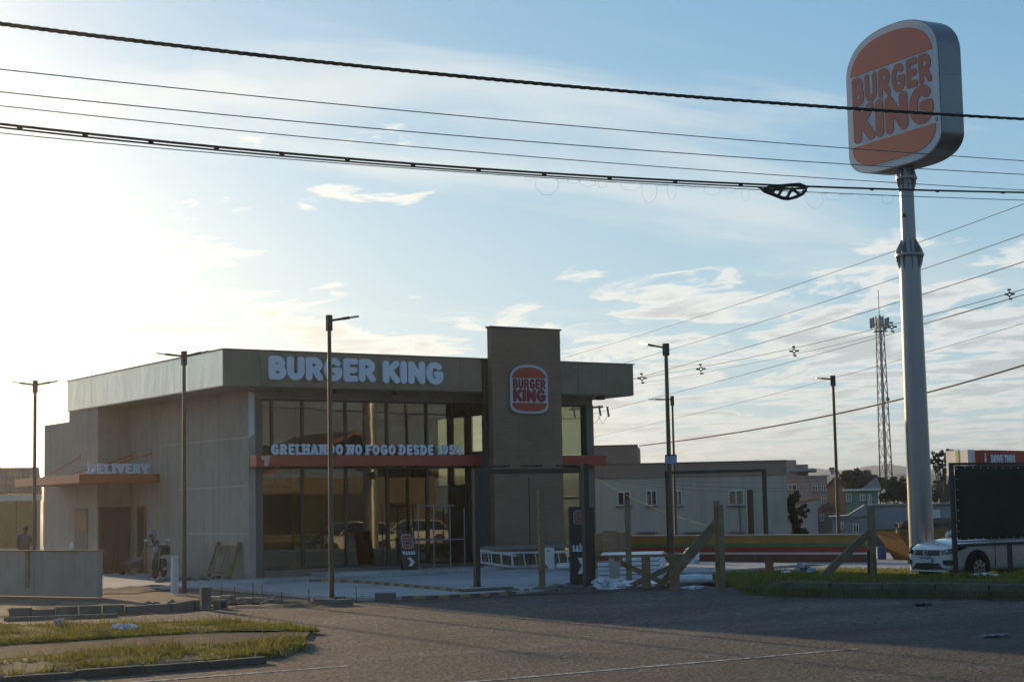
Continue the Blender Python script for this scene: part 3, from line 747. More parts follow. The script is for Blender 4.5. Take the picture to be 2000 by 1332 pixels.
# red band along the front with the slogan standing on it
band = part('canopy_band', MB().box(WU+.02, 14.47, .42, GVP-.06, 3.42, 3.76), 'red_band', bevel=.01)
part('film_scrap', MB().prism([(0,.30),(.32,.32),(.24,.02),(.28,.0),(.10,.0),(.12,.18),(.02,.2)], (1.40,.414,3.43), (1,0,0), (0,0,1), (0,.004,0)), M('film', (.62,.42,.34), .4), band)
for x in (2.1, 4.3, 6.6, 8.6): part('downlight', MB().lathe((x,.75,3.405), [(.07,0),(.07,.012)], 10), 'white_paint', band)
text(band, 'GRELHANDO NO FOGO DESDE 1954', (1.79,.47,3.765), (1,0,0), (0,0,1), (0,.07,0), 6.86, .34, 'letter_white', .122, .05, .28, True)
# big letters on the fascia
text(BK, 'BURGER', (1.41,-.13,6.02), (1,0,0), (0,0,1), (0,.10,0), 3.70, .715, 'letter_white', .135, .035)
text(BK, 'KING', (5.36,-.13,6.0), (1,0,0), (0,0,1), (0,.10,0), 2.24, .715, 'letter_white', .135, .035)
# sign tower
tower = part('tower', MB().box(9.33, 12.08, -.34, -.08, 0, 7.90), 'tower_cladding')
part('tower_cap', MB().box(9.28, 12.13, -.37, -.05, 7.90, 7.95), 'frame_dark', tower)
part('tower_shadow_strip', MB().box(9.14, 12.2, -.08, -.021, 3.9, ZT+.02), 'frame_dark', tower)  # dark strip put in for the shadow gap between tower and fascia
part('tower_core', MB().box(9.36, 12.05, -.08, GVP+.3, 0, 3.9), 'wall_dark', tower)
jx = gv(1034, 1000, -.34).x
part('tower_joint', MB().box(jx-.018, jx+.018, -.346, -.335, .05, 3.0), 'frame_dark', tower)
a_, b_ = gv(995, 760, -.42), gv(1069.5, 760, -.42); lw = b_.x-a_.x; lx = (a_.x+b_.x)/2
lz0, lz1 = gv(1032, 808, -.42).z, gv(1032, 712.5, -.42).z
edge = MB().prism(logo_outline(lw, lz1-lz0), (lx,-.344,lz0), (1,0,0), (0,0,1), (0,-.10,0))
wall_sign = part('wall_sign', edge, 'galv_dark', tower, label='round-topped sign with two orange buns and red lettering')
ins = logo_outline(lw-.02, lz1-lz0-.02)
# sub-parts of the sign stay at the third level: face, buns, letters belong to the sign's parent part
part('sign_face', MB().prism(ins, (lx,-.4445,lz0+.01), (1,0,0), (0,0,1), (0,-.008,0)), 'sign_white', tower)
burger_logo(tower, (lx,-.453,lz0+.01), (1,0,0), (0,0,1), (0,-1,0), lw-.02, lz1-lz0-.02, .012)
# delivery side: canopy, stays, doors
can = part('delivery_canopy', MB().box(-1.57, WU, 7.87, 14.5, 3.12, 3.40), 'orange_band', bevel=.01)
text(can, 'DELIVERY', (-1.28,7.80,3.41), (1,0,0), (0,0,1), (0,.07,0), 2.14, .34, 'letter_white', .135, .02, .26, True)
for (yy, dx) in ((8.6, -1.1), (10.3, -1.1), (12.2, -1.3)):
    wx = WU if yy < 10.5 else .03
    part('stay_rod', MB().tube([(wx,yy,4.12),(dx,yy+.1,3.40)], .022, 6), 'orange_band', can)
    part('stay_plate', MB().box(wx-.02, wx, yy-.05, yy+.05, 4.0, 4.25), 'orange_band', can)
d1 = part('door', MB().box(.08, 1.16, 10.44, 10.5, .05, 2.33), 'black')
for x in (.08, .60, 1.13): part('door_frame', MB().box(x, x+.05, 10.42, 10.45, .05, 2.33), 'post_rim', d1)
d2 = part('door', MB().box(WU-.03, WU, 9.1, 9.74, .05, 2.3), 'black')
part('door_frame', MB().box(WU-.06, WU-.03, 9.02, 9.12, .05, 2.36), 'plywood', d2); part('door_frame', MB().box(WU-.06, WU-.03, 9.72, 9.82, .05, 2.36), 'plywood', d2)
part('door_frame', MB().box(WU-.06, WU-.03, 9.12, 9.72, 2.30, 2.36), 'plywood', d2)
d3 = part('door', MB().box(.0, .03, 11.4, 12.7, .05, 2.30), 'wall_dark')
part('door_panel', MB().box(-.02, .0, 11.48, 12.62, 1.5, 2.22), 'plywood', d3)
# yellow sheeting left on the roof
for i, (px_, wd) in enumerate(((500,.5),(538,.45),(566,.42),(596,.35),(618,.25))):
    p = gv(px_, 684, 1.2)
    mb = MB().blob((p.x, 1.2, ZT+.06), wd, .5, .10-.008*i, .35, i, 2, 2.0)
    part('roof_sheeting', mb, 'tarp_yellow', smooth=True)

# ------------------------------------------------------------------ pylon sign
PY = Vector((14.1, -14.2, 0)); PD = dist_to(PY)
PT = thing('pylon_sign', 'tall galvanised pole with round-topped orange and white burger sign', 'sign', PY)
def lp(mb, name, mat, parent=PT, **k): return mb.build(name, mat, parent, **k)
zf1, zf2 = gd(1773, 499, PD).z, gd(1765, 349, PD).z
lp(MB().tube([PY+Vector((0,0,z)) for z in (0, 3, zf1)], [.335, .325, .285], 28), 'lower_pole', 'galv', smooth=True)
lp(MB().tube([PY+Vector((0,0,zf1+.05)), PY+Vector((0,0,zf2))], [.205, .185], 24), 'upper_pole', 'galv', smooth=True)
lp(MB().tube([PY+Vector((0,0,zf2+.03)), PY+Vector((0,0,zf2+.6))], [.17, .17], 20), 'neck', 'galv', smooth=True)
for zc, r, pr_lo, pr_hi in ((zf1, .40, .285, .20), (zf2, .30, .185, .17)):
    fl = lp(MB().lathe(PY+Vector((0,0,zc-.03)), [(r,0),(r,.03)], 28).lathe(PY+Vector((0,0,zc+.005)), [(r,0),(r,.03)], 28), 'flange', 'galv')
    for k in range(8):
        a = k*math.pi/4+.2; d = Vector((math.cos(a), math.sin(a), 0)); tn = Vector((-d.y, d.x, 0))
        for sgn, pr in ((-1, pr_lo), (1, pr_hi)):
            mb = MB().prism([(pr-.02, 0), (r-.02, 0), (r-.03, sgn*.10), (pr-.02, sgn*.46)], PY+Vector((0,0,zc+sgn*.036))-tn*.009, d, (0,0,1), tn*.018)
            mb.build('gusset', 'galv', fl)
        q = PY + d*(r-.035) + Vector((0,0,zc))
        MB().lathe(q-Vector((0,0,.07)), [(.018,0),(.018,.15)], 6).build('bolt', 'galv_dark', fl)
p = gd(1761.5, 423, PD)
lp(MB().tube([p-GF*.25, p-GF*.16], [.045, .045], 12), 'port_hole', 'black')
ang = R_(83.2)
SX = Vector((-math.cos(ang), -math.sin(ang), 0)); SN = Vector((-math.sin(ang), math.cos(ang), 0)); SZ = Vector((0,0,1))
sz0, sz1 = zf2+.28, gd(1737, 40, PD).z-.20
SW, SH, SDp = 3.96, sz1-sz0, .76
SO = PY + SZ*sz0
body = lp(MB().prism(logo_outline(SW, SH, 0, 18), SO - SN*SDp/2, SX, SZ, SN*SDp), 'sign_box', 'box_metal', smooth=True)
for s in (1, -1):
    O = SO + SN*(s*(SDp/2+.002)); X = SX*s
    MB().prism(logo_outline(SW-.05, SH-.05, 0, 18), O+SZ*.025, X, SZ, SN*(s*.02)).build('sign_face', 'sign_white', body)
    O2 = O + SN*(s*.022) + SZ*.025
    burger_logo(body, O2, X, SZ, SN*s, SW-.05, SH-.05, .012)
    # small ring mark beside the G
    c = O2 + X*(SW*.455) + SZ*(SH*.235)
    MB().tube([c + X*.045*math.cos(t) + SZ*.045*math.sin(t) + SN*(s*.006) for t in np.linspace(0, 6.2832, 15)], .008, 5).build('ring_mark', 'sign_red', body)
seam = SZ*(SH*.55)
for s in (1, -1):
    MB().obox(SO + SX*(s*(SW/2+.001)) + seam, SX*.004, SN*SDp/2, SZ*.012).build('seam', 'galv_dark', body)

# ------------------------------------------------------------------ lamp posts
def lamp(label, base, h, arms, lit=False, fat=1.0, group='slim parking-lot lamp posts', box=True):
    T = thing('lamp_post', label, 'lamp post', tuple(base), 0, group)
    LB(T).tube([(0,0,0),(0,0,h*.55),(0,0,h)], [.062*fat, .052*fat, .045*fat], 12).build('post', 'post_rim', T, smooth=True)
    LB(T).box(-.13,.13,-.13,.13,0,.02).build('base_plate', 'galv_dark', T)
    if box: LB(T).box(-.062*fat,.062*fat,-.062*fat,.062*fat,h-.34,h+.03).build('post_cap', 'post_dark', T, bevel=.01)
    for (dx, dy, ln, rise) in arms:
        d = Vector((dx, dy, 0)).normalized(); z0 = h-.10
        a = Vector((0,0,z0))+d*.03; b = a+d*ln*.42+Vector((0,0,rise*.42)); c = a+d*ln+Vector((0,0,rise))
        LB(T).beam(a, b, .06, .05).build('arm', 'post_dark', T)
        hd = LB(T).beam(b, b+(c-b)*.45, .12, .055).build('lamp_head', 'post_dark', T, bevel=.008)
        LB(T).beam(b+(c-b)*.45, c, .17, .028).build('lamp_panel', 'lamp_lit' if lit else 'alu', hd)
    return T
lR = (GR.x, GR.y)
lamp('slim double-armed lamp post behind the low wall, furthest left', gz(66,1147), gd(70,745,dist_to(gz(66,1147))).z, [(-lR[0],-lR[1],.62,.10),(lR[0],lR[1],.62,.10)])
lamp('slim double-armed lamp post in front of the delivery wall', gz(360,1160), gd(361,688,dist_to(gz(360,1160))).z, [(-lR[0]+.3,-lR[1],.70,.10),(lR[0],lR[1]+.3,.60,.14)])
lamp('slim single-armed lamp post in front of the glass front', gz(648,1172), gd(641,618,dist_to(gz(648,1172))).z, [(lR[0],lR[1],.66,.09)])
lb3 = gz(1313,1118)
lamp('lamp post with lit head behind the timber frame, right of the tower', lb3, gd(1297,673,dist_to(lb3)).z, [(-lR[0],-lR[1],.78,.16)], True, 1.25)
lb4 = gz(1640,1093)
lamp('slim lamp post in front of the distant houses, left of the pylon', lb4, gd(1627,735,dist_to(lb4)).z, [(-lR[0],-lR[1],.55,.05)], False, 1.1)
lb5 = gd(1322,1100,66.); lb5.z = 0
lamp('lamp post partly hidden behind the one with the lit head', lb5, gd(1313,775,66.).z, [(-lR[0],-lR[1],.9,.02)], False, .9)
# floodlights clamped low on the two posts
def flood(label, at_, aim, s=1.0):
    T = thing('floodlight', label, 'floodlight', tuple(at_), 0)
    d = Vector(aim).normalized(); up = Vector((0,0,1)); x = d.cross(up).normalized(); y = x.cross(d)
    LB(T).obox(d*.05*s, d*.04*s, x*.17*s, y*.14*s).build('housing', 'black', T, bevel=.01)
    LB(T).obox(d*.095*s, d*.006, x*.15*s, y*.12*s).build('lens', M('lens', (.35,.45,.58), .25), T)
    LB(T).beam((0,0,-.02), d*-.14+Vector((0,0,-.05)), .04).build('bracket', 'black', T)
flood('pale-faced floodlight on the lamp post beside the tower', gd(1310,896,50.9), -GF+Vector((0,0,-.35)))
flood('small dark floodlight on the far slim lamp post', gd(1630,918,61.9), Vector((-1,-.2,-.7)), .9)

# ------------------------------------------------------------------ clearance gates, totems, posts
def gate(label, p, q, h, sq, feet=True, hangers=()):
    T = thing('clearance_gate', label, 'gate', tuple(p), 0)
    MB().beam(p, p+Vector((0,0,h)), sq).build('post', 'post_dark', T)
    MB().beam(q, q+Vector((0,0,h)), sq).build('post', 'post_dark', T)
    MB().beam(p+Vector((0,0,h-sq*.5)), q+Vector((0,0,h-sq*.5)), sq*.98).build('beam', 'post_dark', T)
    for b in (p, q): MB().box(b.x-sq, b.x+sq, b.y-sq, b.y+sq, 0, .07).build('foot', 'post_dark', T)
    return T
gL = gz(932,1146,.06); gR = gz(1142,1138,.06)
gT = gate('dark steel clearance gate in front of the sign tower', gL, gR, 2.95, .13)
d_ = (gR-gL)
for t in (.12, .42, .75):
    a = gL + d_*t + Vector((0,0,3.02)); b = a + d_*.2
    MB().tube([a, b], .028, 8).build('round_bar', 'post_dark', gT)
for t in (.50, .78, .98):
    a = gL + d_*t + Vector((0,0,2.83)); s = -d_.normalized()
    MB().tube([a-d_*.1, a, a+Vector((0,0,-.05))-s*.08, a+Vector((0,0,-.12))-s*.1], .018, 6).build('hook', 'galv_dark', gT)
rp, rq = gz(1498,1096,.03), gd(1308,1096,60.)
rq.z = .02
gate('thin dark clearance gate in front of the striped low wall', rp, rq, gd(1493,917,dist_to(rp)).z, .11)
rail_h = gv(935,1067,-.62).z
BR = thing('barrier_rail', 'low grey rail in front of the tower holding leaning ladders', 'railing', (8.6,-.62,.06))
MB().box(8.55, 12.7, -.66, -.58, rail_h-.14, rail_h).build('rail', M('rail_grey', (.20,.19,.165), .8), BR)
for x in (8.7, 10.0, 11.3, 12.55): MB().box(x, x+.08, -.65, -.59, .06, rail_h-.14).build('post', 'rail_grey', BR)

def totem(label, base, w, h, X, Nn, word, lean=0, thick=.12, logo_w=.72, word_y=.44, rag=False):
    T = thing('totem_sign', label, 'sign', tuple(base)); X = Vector(X).normalized(); Nn = Vector(Nn).normalized()
    Y = (Vector((0,0,1)) + X*lean).normalized(); base = Vector(base)
    MB().prism([(-w/2,0),(w/2,0),(w/2,h*.985),(w/2-.03,h),(-w/2+.03,h),(-w/2,h*.985)], base-Nn*thick/2, X, Y, Nn*thick).build('panel', M('totem_black', (.035,.032,.03), .5), T)
    f = base+Nn*(thick/2+.001)
    lwid = w*logo_w; lh = lwid*1.08
    face = MB().prism(logo_outline(lwid, lh), f+Y*(h-.09-lh), X, Y, Nn*.006).build('logo', 'sign_white', T)
    burger_logo(face, f+Y*(h-.09-lh)+Nn*.0065, X, Y, Nn, lwid, lh, .004)
    text(T, word, f - X*(w*.40) + Y*(h*word_y), X, Y, Nn*.006, w*.80, h*.085, 'letter_white', .13, .05, .3, True)
    aw = w*.42; ah = h*.20; y0 = h*.17
    MB().prism([(-.5*aw,0),(0,0),(.5*aw,.5*ah),(0,ah),(-.5*aw,ah),(0,.5*ah)], f+Y*y0+X*w*.05, X, Y, Nn*.006).build('arrow', 'letter_white', T)
    return T, f, X, Y, Nn
vb_ = gv(803,1117,-.30); vb_.z = .06+.0
T_, f_, X_, Y_, N_ = totem('black leaning totem reading VAGAS against the shop window', vb_, .58, gv(790,1036,-.30).z-.06, (1,0,0), (0,-1,0), 'VAGAS', -.16)
# pale cord looped on its corner and a scrap at the foot
MB().tube([f_+X_*x+Y_*y+N_*.03 for x,y in ((.20,1.28),(.24,1.12),(.27,1.0),(.22,.90),(.13,.92),(.12,1.0),(.18,1.04))], .022, 6).build('cord', 'galv', T_, smooth=True)
MB().tube([f_+X_*x+Y_*y+N_*.03 for x,y in ((.30,.20),(.24,.16),(.23,.10),(.27,.04))], .018, 6).build('cord', 'galv', T_, smooth=True)
sb_ = gz(1134,1147)
totem('black totem reading SAIDA half hidden by a dark post', sb_, .52, 2.02, (.93,-.37,0), (-.37,-.93,0), 'SAÍDA', 0, .14, .62)
def dpost(label, p, h, s):
    T = thing('steel_post', label, 'post', tuple(p))
    MB().beam(p, p+Vector((0,0,h)), s).build('shaft', 'post_dark', T, bevel=.01)
    MB().box(p.x-s*.7, p.x+s*.7, p.y-s*.7, p.y+s*.7, p.z, p.z+.03).build('foot', 'galv_dark', T)
pa = gz(1147,1152); dpost('tall dark square post in front of the SAIDA totem', pa, gd(1145,905,dist_to(pa)).z, .15)
pb = gz(1157,1150); dpost('shorter dark square post right of the SAIDA totem', pb, gd(1154,990,dist_to(pb)).z, .13)
pc = gd(1469,1098,64.); pc.z = 0; dpost('short dark post standing behind the striped low wall', pc, gd(1464,956,64.).z, .17)
wp = gz(341,1159); T = thing('white_post', 'white square marker post beside the double-armed lamp', 'post', tuple(wp))
MB().beam(wp, wp+Vector((0,0,.93)), .155).build('shaft', 'white_paint', T, bevel=.008)
MB().beam(wp+Vector((0,0,.93)), wp+Vector((0,0,.955)), .165).build('cap', 'white_paint', T)
wd_ = gz(1059,1156); T = thing('wooden_post', 'rough upright timber stake in front of the sign tower', 'post', tuple(wd_))
MB().beam(wd_, wd_+Vector((0,0,2.42)), .13, .10).build('stake', 'timber', T)
MB().beam(wd_+Vector((-.06,0,0)), wd_+Vector((-.055,0,.5)), .05).build('wedge', 'timber', T)

# cabinet, ladders, scaffold
c0 = gz(1063,1111,.06); c1 = gz(1083.5,1110,.06)
cw = (c1-c0).length; cx_ = (c1-c0).normalized(); cn = Vector((cx_.y,-cx_.x,0)); ch_ = gd(1063,1070,dist_to(c0)).z-.06
CB = thing('cabinet', 'white metal cabinet with red hazard stripe between the ladders', 'cabinet', tuple(c0))
MB().prism([(0,0),(cw,0),(cw,ch_),(0,ch_)], c0, cx_, (0,0,1), -cn*.28).build('body', 'white_paint', CB, bevel=.01)
MB().prism([(-.02,0),(cw+.02,0),(cw+.02,.05),(-.02,.05)], c0+Vector((0,0,ch_)), cx_, (0,0,1), -cn*.30).build('lid', 'galv', CB)
for k in range(2): MB().prism([(.0,.03+.1*k),(.0,.11+.1*k),(.17-.0*k,.02),(.10,.02)][:4], c0+cn*.004, cx_, (0,0,1), cn*.003).build('hazard_stripe', 'mural_red', CB)
MB().lathe(c0+cx_*cw*.4+Vector((0,0,ch_*.86))+cn*.01, [(.03,0),(.03,.01)], 10, 'Y').build('lock', 'black', CB)
def ladder(label, p, q, wdt, rungs, tilt=.25):
    T = thing('ladder', label, 'ladder', tuple(p), 0, 'aluminium ladders leaning on the rail')
    p, q = Vector(p), Vector(q); d = (q-p); up = Vector((0,tilt,1)).normalized()*wdt
    MB().beam(p, q, .035, .07).build('side_rail', 'alu', T); MB().beam(p+up, q+up, .035, .07).build('side_rail', 'alu', T)
    for i in range(rungs):
        a = p + d*((i+.5)/rungs); MB().tube([a, a+up], .019, 6).build('rung', 'alu', T)
l1a, l1b = gv(945,1109,-.85), gv(1105,1106,-.85); l1a.z = .12; l1b.z = .10
ladder('aluminium ladder on its side, left end raised, against the low rail', l1a+Vector((0,0,.05)), l1b, .46, 7)
l2a, l2b = gv(930,1078,-.95), gv(1010,1086,-.95)
ladder('short aluminium ladder tilted across the left end of the rail', l2a+Vector((0,0,-.3)), l2b+Vector((0,0,-.36)), .38, 4, .1)
l3a, l3b = gv(1086,1108,-.9), gv(1150,1106,-.9); l3a.z = l3b.z = .12
ladder('aluminium ladder on its side right of the white cabinet', l3a, l3b, .46, 4)
SCF = thing('scaffold', 'thin steel scaffold frame in front of the shop window', 'scaffold', tuple(gv(818,1112,.1)))
for yv in (-.05, .45):
    for px_ in (818, 848, 880, 908):
        p = gv(px_, 1100, yv); zt = gv(px_, 985 if px_ < 890 else 992, yv).z
        MB().tube([(p.x,yv,.16),(p.x,yv,zt)], .022, 6).build('upright', 'galv_dark', SCF)
    for py_, a_, b_ in ((988,818,887),(1055,818,908)):
        p, q = gv(a_,py_,yv), gv(b_,py_,yv); MB().tube([(p.x,yv,p.z),(q.x,yv,p.z)], .022, 6).build('ledger', 'galv_dark', SCF)
for px_ in (818, 880):
    p = gv(px_, 1055, -.05); MB().tube([(p.x,-.05,p.z),(p.x,.45,p.z)], .02, 6).build('transom', 'galv_dark', SCF)

# painted kerbs (yellow and black) on the forecourt
def pstripe(label, pts, n, h=.07, wd=.16):
    T = thing('painted_kerb', label, 'kerb', tuple(pts[0])); q = polyline_resample(pts, sum((b-a).length for a,b in zip(pts,pts[1:]))/n*.9999)
    for i,(a,b) in enumerate(zip(q,q[1:])):
        d = (b-a).normalized(); nr = Vector((-d.y,d.x,0)); c = (a+b)/2; c = Vector((c.x,c.y,.06+h/2))
        MB().obox(c, d*((b-a).length/2-.003), nr*wd/2, Vector((0,0,h/2))).build('kerb_block', 'yellow_paint' if i % 2 else 'kerb_black', T)
pstripe('yellow and black kerb running from the window to the lamp post', [gz(x,y,.06) for x,y in ((604,1136),(640,1135),(720,1139),(800,1146),(900,1155))], 26)
pstripe('yellow and black kerb along the front of the forecourt', [gz(x,y,.06) for x,y in ((785,1170),(860,1168),(940,1164),(1005,1160))], 11)
for lab, pp in (('plain yellow kerb strip beside the gate post', ((900,1156),(975,1153),(1000,1151))),):
    pstripe(lab, [gz(x,y,.06) for x,y in pp], 1)
KB = kerb_run('walkway_kerb', 'low concrete kerb along the walkway under the window', [gz(x,y,.06) for x,y in ((520,1140),(640,1131),(720,1129),(760,1126),(870,1120),(1000,1111),(1100,1107))], 1.3, .14, .10, 'concrete', .06)

# loose grey block, rubble edge, rebar stakes
def blockthing(label, p, w_, d_2, h_, rz, mat='block_grey', name='concrete_block', holes=False, group=None):
    T = thing(name, label, 'block', tuple(p), rz, group)
    LB(T).box(-w_/2, w_/2, -d_2/2, d_2/2, 0, h_).build('body', mat, T, bevel=.008)
    if holes:
        LB(T).box(-w_*.28, w_*.28, -d_2/2-.003, -d_2/2+.02, h_*.12, h_*.72).build('hollow', 'black', T)
    return T
blockthing('single grey block lying on the forecourt edge', gz(753,1174), .47, .22, .19, -.55)
blockthing('upright grey block at the left end of the forecourt edge', gz(401,1191), .20, .22, .48, -.2)
blockthing('small pale hollow block on the dirt by the forecourt edge', gz(431,1189), .24, .2, .20, .2, 'concrete_old', holes=True)
blockthing('stack-end orange brick on the grass right of the timber posts', gz(1492,1121,.03), .30, .16, .15, .3, 'brick_red', 'brick')
blockthing('orange brick standing on another in the grass', gz(1503,1117,.03), .19, .16, .33, -.1, 'brick_red', 'brick')
def ridge(name, pts, wd, h, mat, seed):
    q = polyline_resample(pts, .25); V = []; Fc = []; m = 7
    for i, p in enumerate(q):
        d = (q[min(i+1,len(q)-1)]-q[max(i-1,0)]); d.z = 0; d.normalize(); nr = Vector((-d.y,d.x,0)); e = min(1, i/6, (len(q)-1-i)/6)
        for j in range(m):
            t = j/(m-1)*2-1; hh = h*(1-t*t)*e*(.55+.9*mnoise.noise(Vector((i*.33,j*.7,seed)))+.4*mnoise.noise(Vector((i*1.3,j*1.9,seed))))
            c = p+nr*(t*wd*(1+.3*mnoise.noise(Vector((i*.2,t,seed+4))))); V.append((c.x,c.y,max(-.02,hh-.012)))
    for i in range(len(q)-1):
        for j in range(m-1): a = i*m+j; Fc.append((a,a+1,a+m+1,a+m))
    structure(name, MB().add(V,Fc), mat, smooth=True)
ridge('dirt_ridge', [gz(x,y) for x,y in ((-30,1196),(120,1192),(250,1188),(330,1184),(400,1180))], 1.3, .16, 'dirt', 1)
ridge('dirt_ridge', [gz(x,y) for x,y in ((385,1186),(460,1184),(560,1186),(640,1184),(730,1179))], .55, .12, 'dirt', 2)
ridge('dirt_ridge', [gz(x,y) for x,y in ((200,1158),(260,1150),(330,1147),(420,1143))], 1.0, .14, 'dirt', 3)
ridge('dirt_ridge', [gz(x,y) for x,y in ((985,1160),(1060,1157),(1180,1153),(1330,1151),(1400,1149))], .35, .10, 'dirt', 5)
# row of grey blocks along the dirt at left
rowp = [gz(x,y) for x,y in ((18,1204),(120,1202),(250,1198),(330,1194),(395,1186))]
ER = thing('block_row', 'row of grey concrete blocks edging the dirt at left', 'block', tuple(rowp[0])); q = polyline_resample(rowp, .47)
for a, b in zip(q, q[1:]):
    d = (b-a).normalized(); nr = Vector((-d.y,d.x,0)); c = (a+b)/2 + nr*random.uniform(-.03,.03)
    MB().obox(Vector((c.x,c.y,.06+random.uniform(-.03,.03))), d*.215, nr*.09, Vector((0,0,.105))).build('block', 'block_grey', ER, bevel=.01)
sp = [gz(x,y) for x,y in ((6,1213),(200,1206),(330,1203),(440,1199))]
kerb_run('edging_slab', 'thin pale concrete edging on the dirt at far left', sp, 2.2, .10, .07, 'concrete_old')
def rubble(name, label, cx, cy, n, sx, sy, smin, smax, mat, z=.0):
    T = thing(name, label, 'rubble', (cx,cy,z))
    for i in range(n):
        s = random.uniform(smin, smax); x = cx+random.gauss(0,sx); y = cy+random.gauss(0,sy)
        MB().blob((x,y,z+s*.35), s*random.uniform(.8,1.3), s*random.uniform(.7,1.1), s*.62, .35, i*1.3+cx, 1, 1.3).build('lump', mat if not isinstance(mat, list) else random.choice(mat), T)
    return T
g_ = gz(1045,1156); rubble('rubble_pile', 'dark rubble around the foot of the timber stake', g_.x, g_.y, 12, .45, .2, .09, .20, ['block_grey','kerb_black','dirt'])
g_ = gz(1105,1154); rubble('rubble_pile', 'stones and dark lumps left of the SAIDA totem', g_.x, g_.y, 14, .40, .2, .07, .19, ['block_grey','concrete_old','kerb_black'])
g_ = gz(395,1132,.05); rubble('rubble_pile', 'low heap of rubble at the foot of the side wall', g_.x-.3, g_.y, 22, .7, .25, .05, .15, ['dirt','block_grey','timber'], .05)
g_ = gz(320,1182); rubble('rubble_pile', 'broken clods behind the row of grey blocks', g_.x, g_.y, 26, 1.2, .35, .05, .13, ['dirt','concrete_old'])
g_ = gz(520,1180); rubble('rubble_pile', 'broken earth along the rough forecourt edge', g_.x, g_.y, 34, 1.3, .25, .05, .12, ['dirt','concrete_old'])
g_ = gz(648,1177); rubble('rubble_pile', 'ring of reddish earth round the foot of the middle lamp post', g_.x, g_.y+.1, 22, .45, .16, .05, .11, [M('red_earth',(.23,.13,.08),.95,var=.3,bump=1), 'dirt'])
# rough edge lip of the forecourt slab with slab pieces
lipp = [gz(x,y) for x,y in ((412,1172),(480,1178),(560,1182),(640,1184),(720,1180))]
kerb_run('broken_edging', 'uneven broken concrete edging along the forecourt front', lipp, .55, .16, .12, 'concrete_old', jitter=.04)
for i,(x,y,h) in enumerate(((433,1172,.42),(460,1176,.36),(495,1178,.46),(513,1178,.40),(551,1182,.3),(604,1183,.36),(696,1178,.36))):
    p = gz(x,y); o = MB().tube([p, p+Vector((random.uniform(-.02,.02),0,h))], .009, 5).build('rebar_stake', 'post_dark')
    tag(o, ('thin rebar stake nearest the upright grey block', 'thin rebar stake second from the upright grey block', 'tallest thin rebar stake on the rough forecourt edge', 'thin rebar stake just right of the tallest one', 'short thin rebar stake midway to the middle lamp post', 'thin rebar stake just left of the middle lamp post', 'thin rebar stake between the middle lamp post and loose block')[i], 'stake', 'rebar stakes along the forecourt edge')

# ------------------------------------------------------------------ timber frame and building materials
TF = thing('timber_barricade', 'makeshift timber barricade of posts, rail and long diagonal braces', 'barricade', tuple(gz(1230,1148)))
def up(px_, pyb, pyt, w_, d_2, mat, dist=None):
    b = gz(px_, pyb) if dist is None else gd(px_, pyb, dist)
    t = gd(px_-2 + (px_-1200)*-.004, pyt, dist_to(b)); MB().beam(b, Vector((b.x,b.y,t.z)), w_, d_2, (GR.x,GR.y,0)).build('post', mat, TF); return b
up(1201, 1149, 1087, .10, .26, 'timber_pale'); up(1229, 1138, 976, .12, .15, 'timber_grey')
up(1263, 1152, 1086, .10, .20, 'timber'); up(1318, 1152, 1082, .14, .24, 'timber')
bp = up(1404, 1149, 978, .10, .13, 'timber'); up(1413, 1150, 985, .08, .11, 'timber_grey')
def brace(a, b, da, db, w_, mat='timber_grey', nm='brace'): MB().beam(gd(*a, da), gd(*b, db), .05, w_).build(nm, mat, TF)
brace((1218,1150),(1330,1098), 42.3, 42.0, .13); brace((1322,1112),(1400,1022), 42.0, 42.4, .24)
brace((1212,1098),(1312,1146), 43.2, 42.6, .12, 'timber'); brace((1160,1087),(1326,1084), 42.9, 42.3, .07, 'timber', 'top_board')
brace((1165,1093),(1215,1090), 43.0, 42.7, .09, 'brick_red', 'top_board'); brace((1283,1150),(1312,1118), 42.3, 42.2, .16, 'timber')
TP = thing('timber_prop', 'upright timber post with diagonal prop left of the pylon', 'post', tuple(gz(1706,1128)))
b = gz(1706,1128); dd = dist_to(b)
MB().beam(b, Vector((b.x,b.y,gd(1704,988,dd).z)), .13, .15).build('post', 'timber_grey', TP)
MB().beam(gd(1697,1128,dd-.3), gd(1696,1075,dd-.3), .05).build('stake', 'post_dark', TP)
MB().beam(gd(1600,1132,dd-.6), gd(1700,1037,dd), .08, .19).build('prop', 'timber_grey', TP)
def board(label, a, b, dist, zb, zt, lean, mat='plywood', th=.03):
    p, q = gd(a,1085,dist), gd(b,1085,dist); T = thing('plywood_board', label, 'board', (p.x,p.y,zb), 0, 'plywood boards leaning by the low wall')
    d = (q-p); d.z = 0; n_ = Vector((d.y,-d.x,0)).normalized()
    MB().prism([(0,0),(1,0),(1,1),(0,1)], Vector((p.x,p.y,zb)), d, Vector((0,0,zt-zb))-n_*lean, n_*th).build('sheet', mat, T)
    MB().prism([(.05,.45),(.95,.45),(.95,.52),(.05,.52)], Vector((p.x,p.y,zb))+n_*(th+.002), d, Vector((0,0,zt-zb))-n_*lean, n_*.04).build('batten', 'timber', T)
board('brown plywood sheet leaning furthest left beside the dark posts', 1162, 1186, 55, .05, gd(1170,1042,55).z, .5)
board('brown plywood sheet leaning in the middle with a batten', 1178, 1206, 54.4, .05, gd(1190,1037,54.4).z, .7)
board('brown plywood sheet leaning furthest right behind the tall mottled post', 1200, 1226, 55.2, .05, gd(1210,1040,55.2).z, .4)
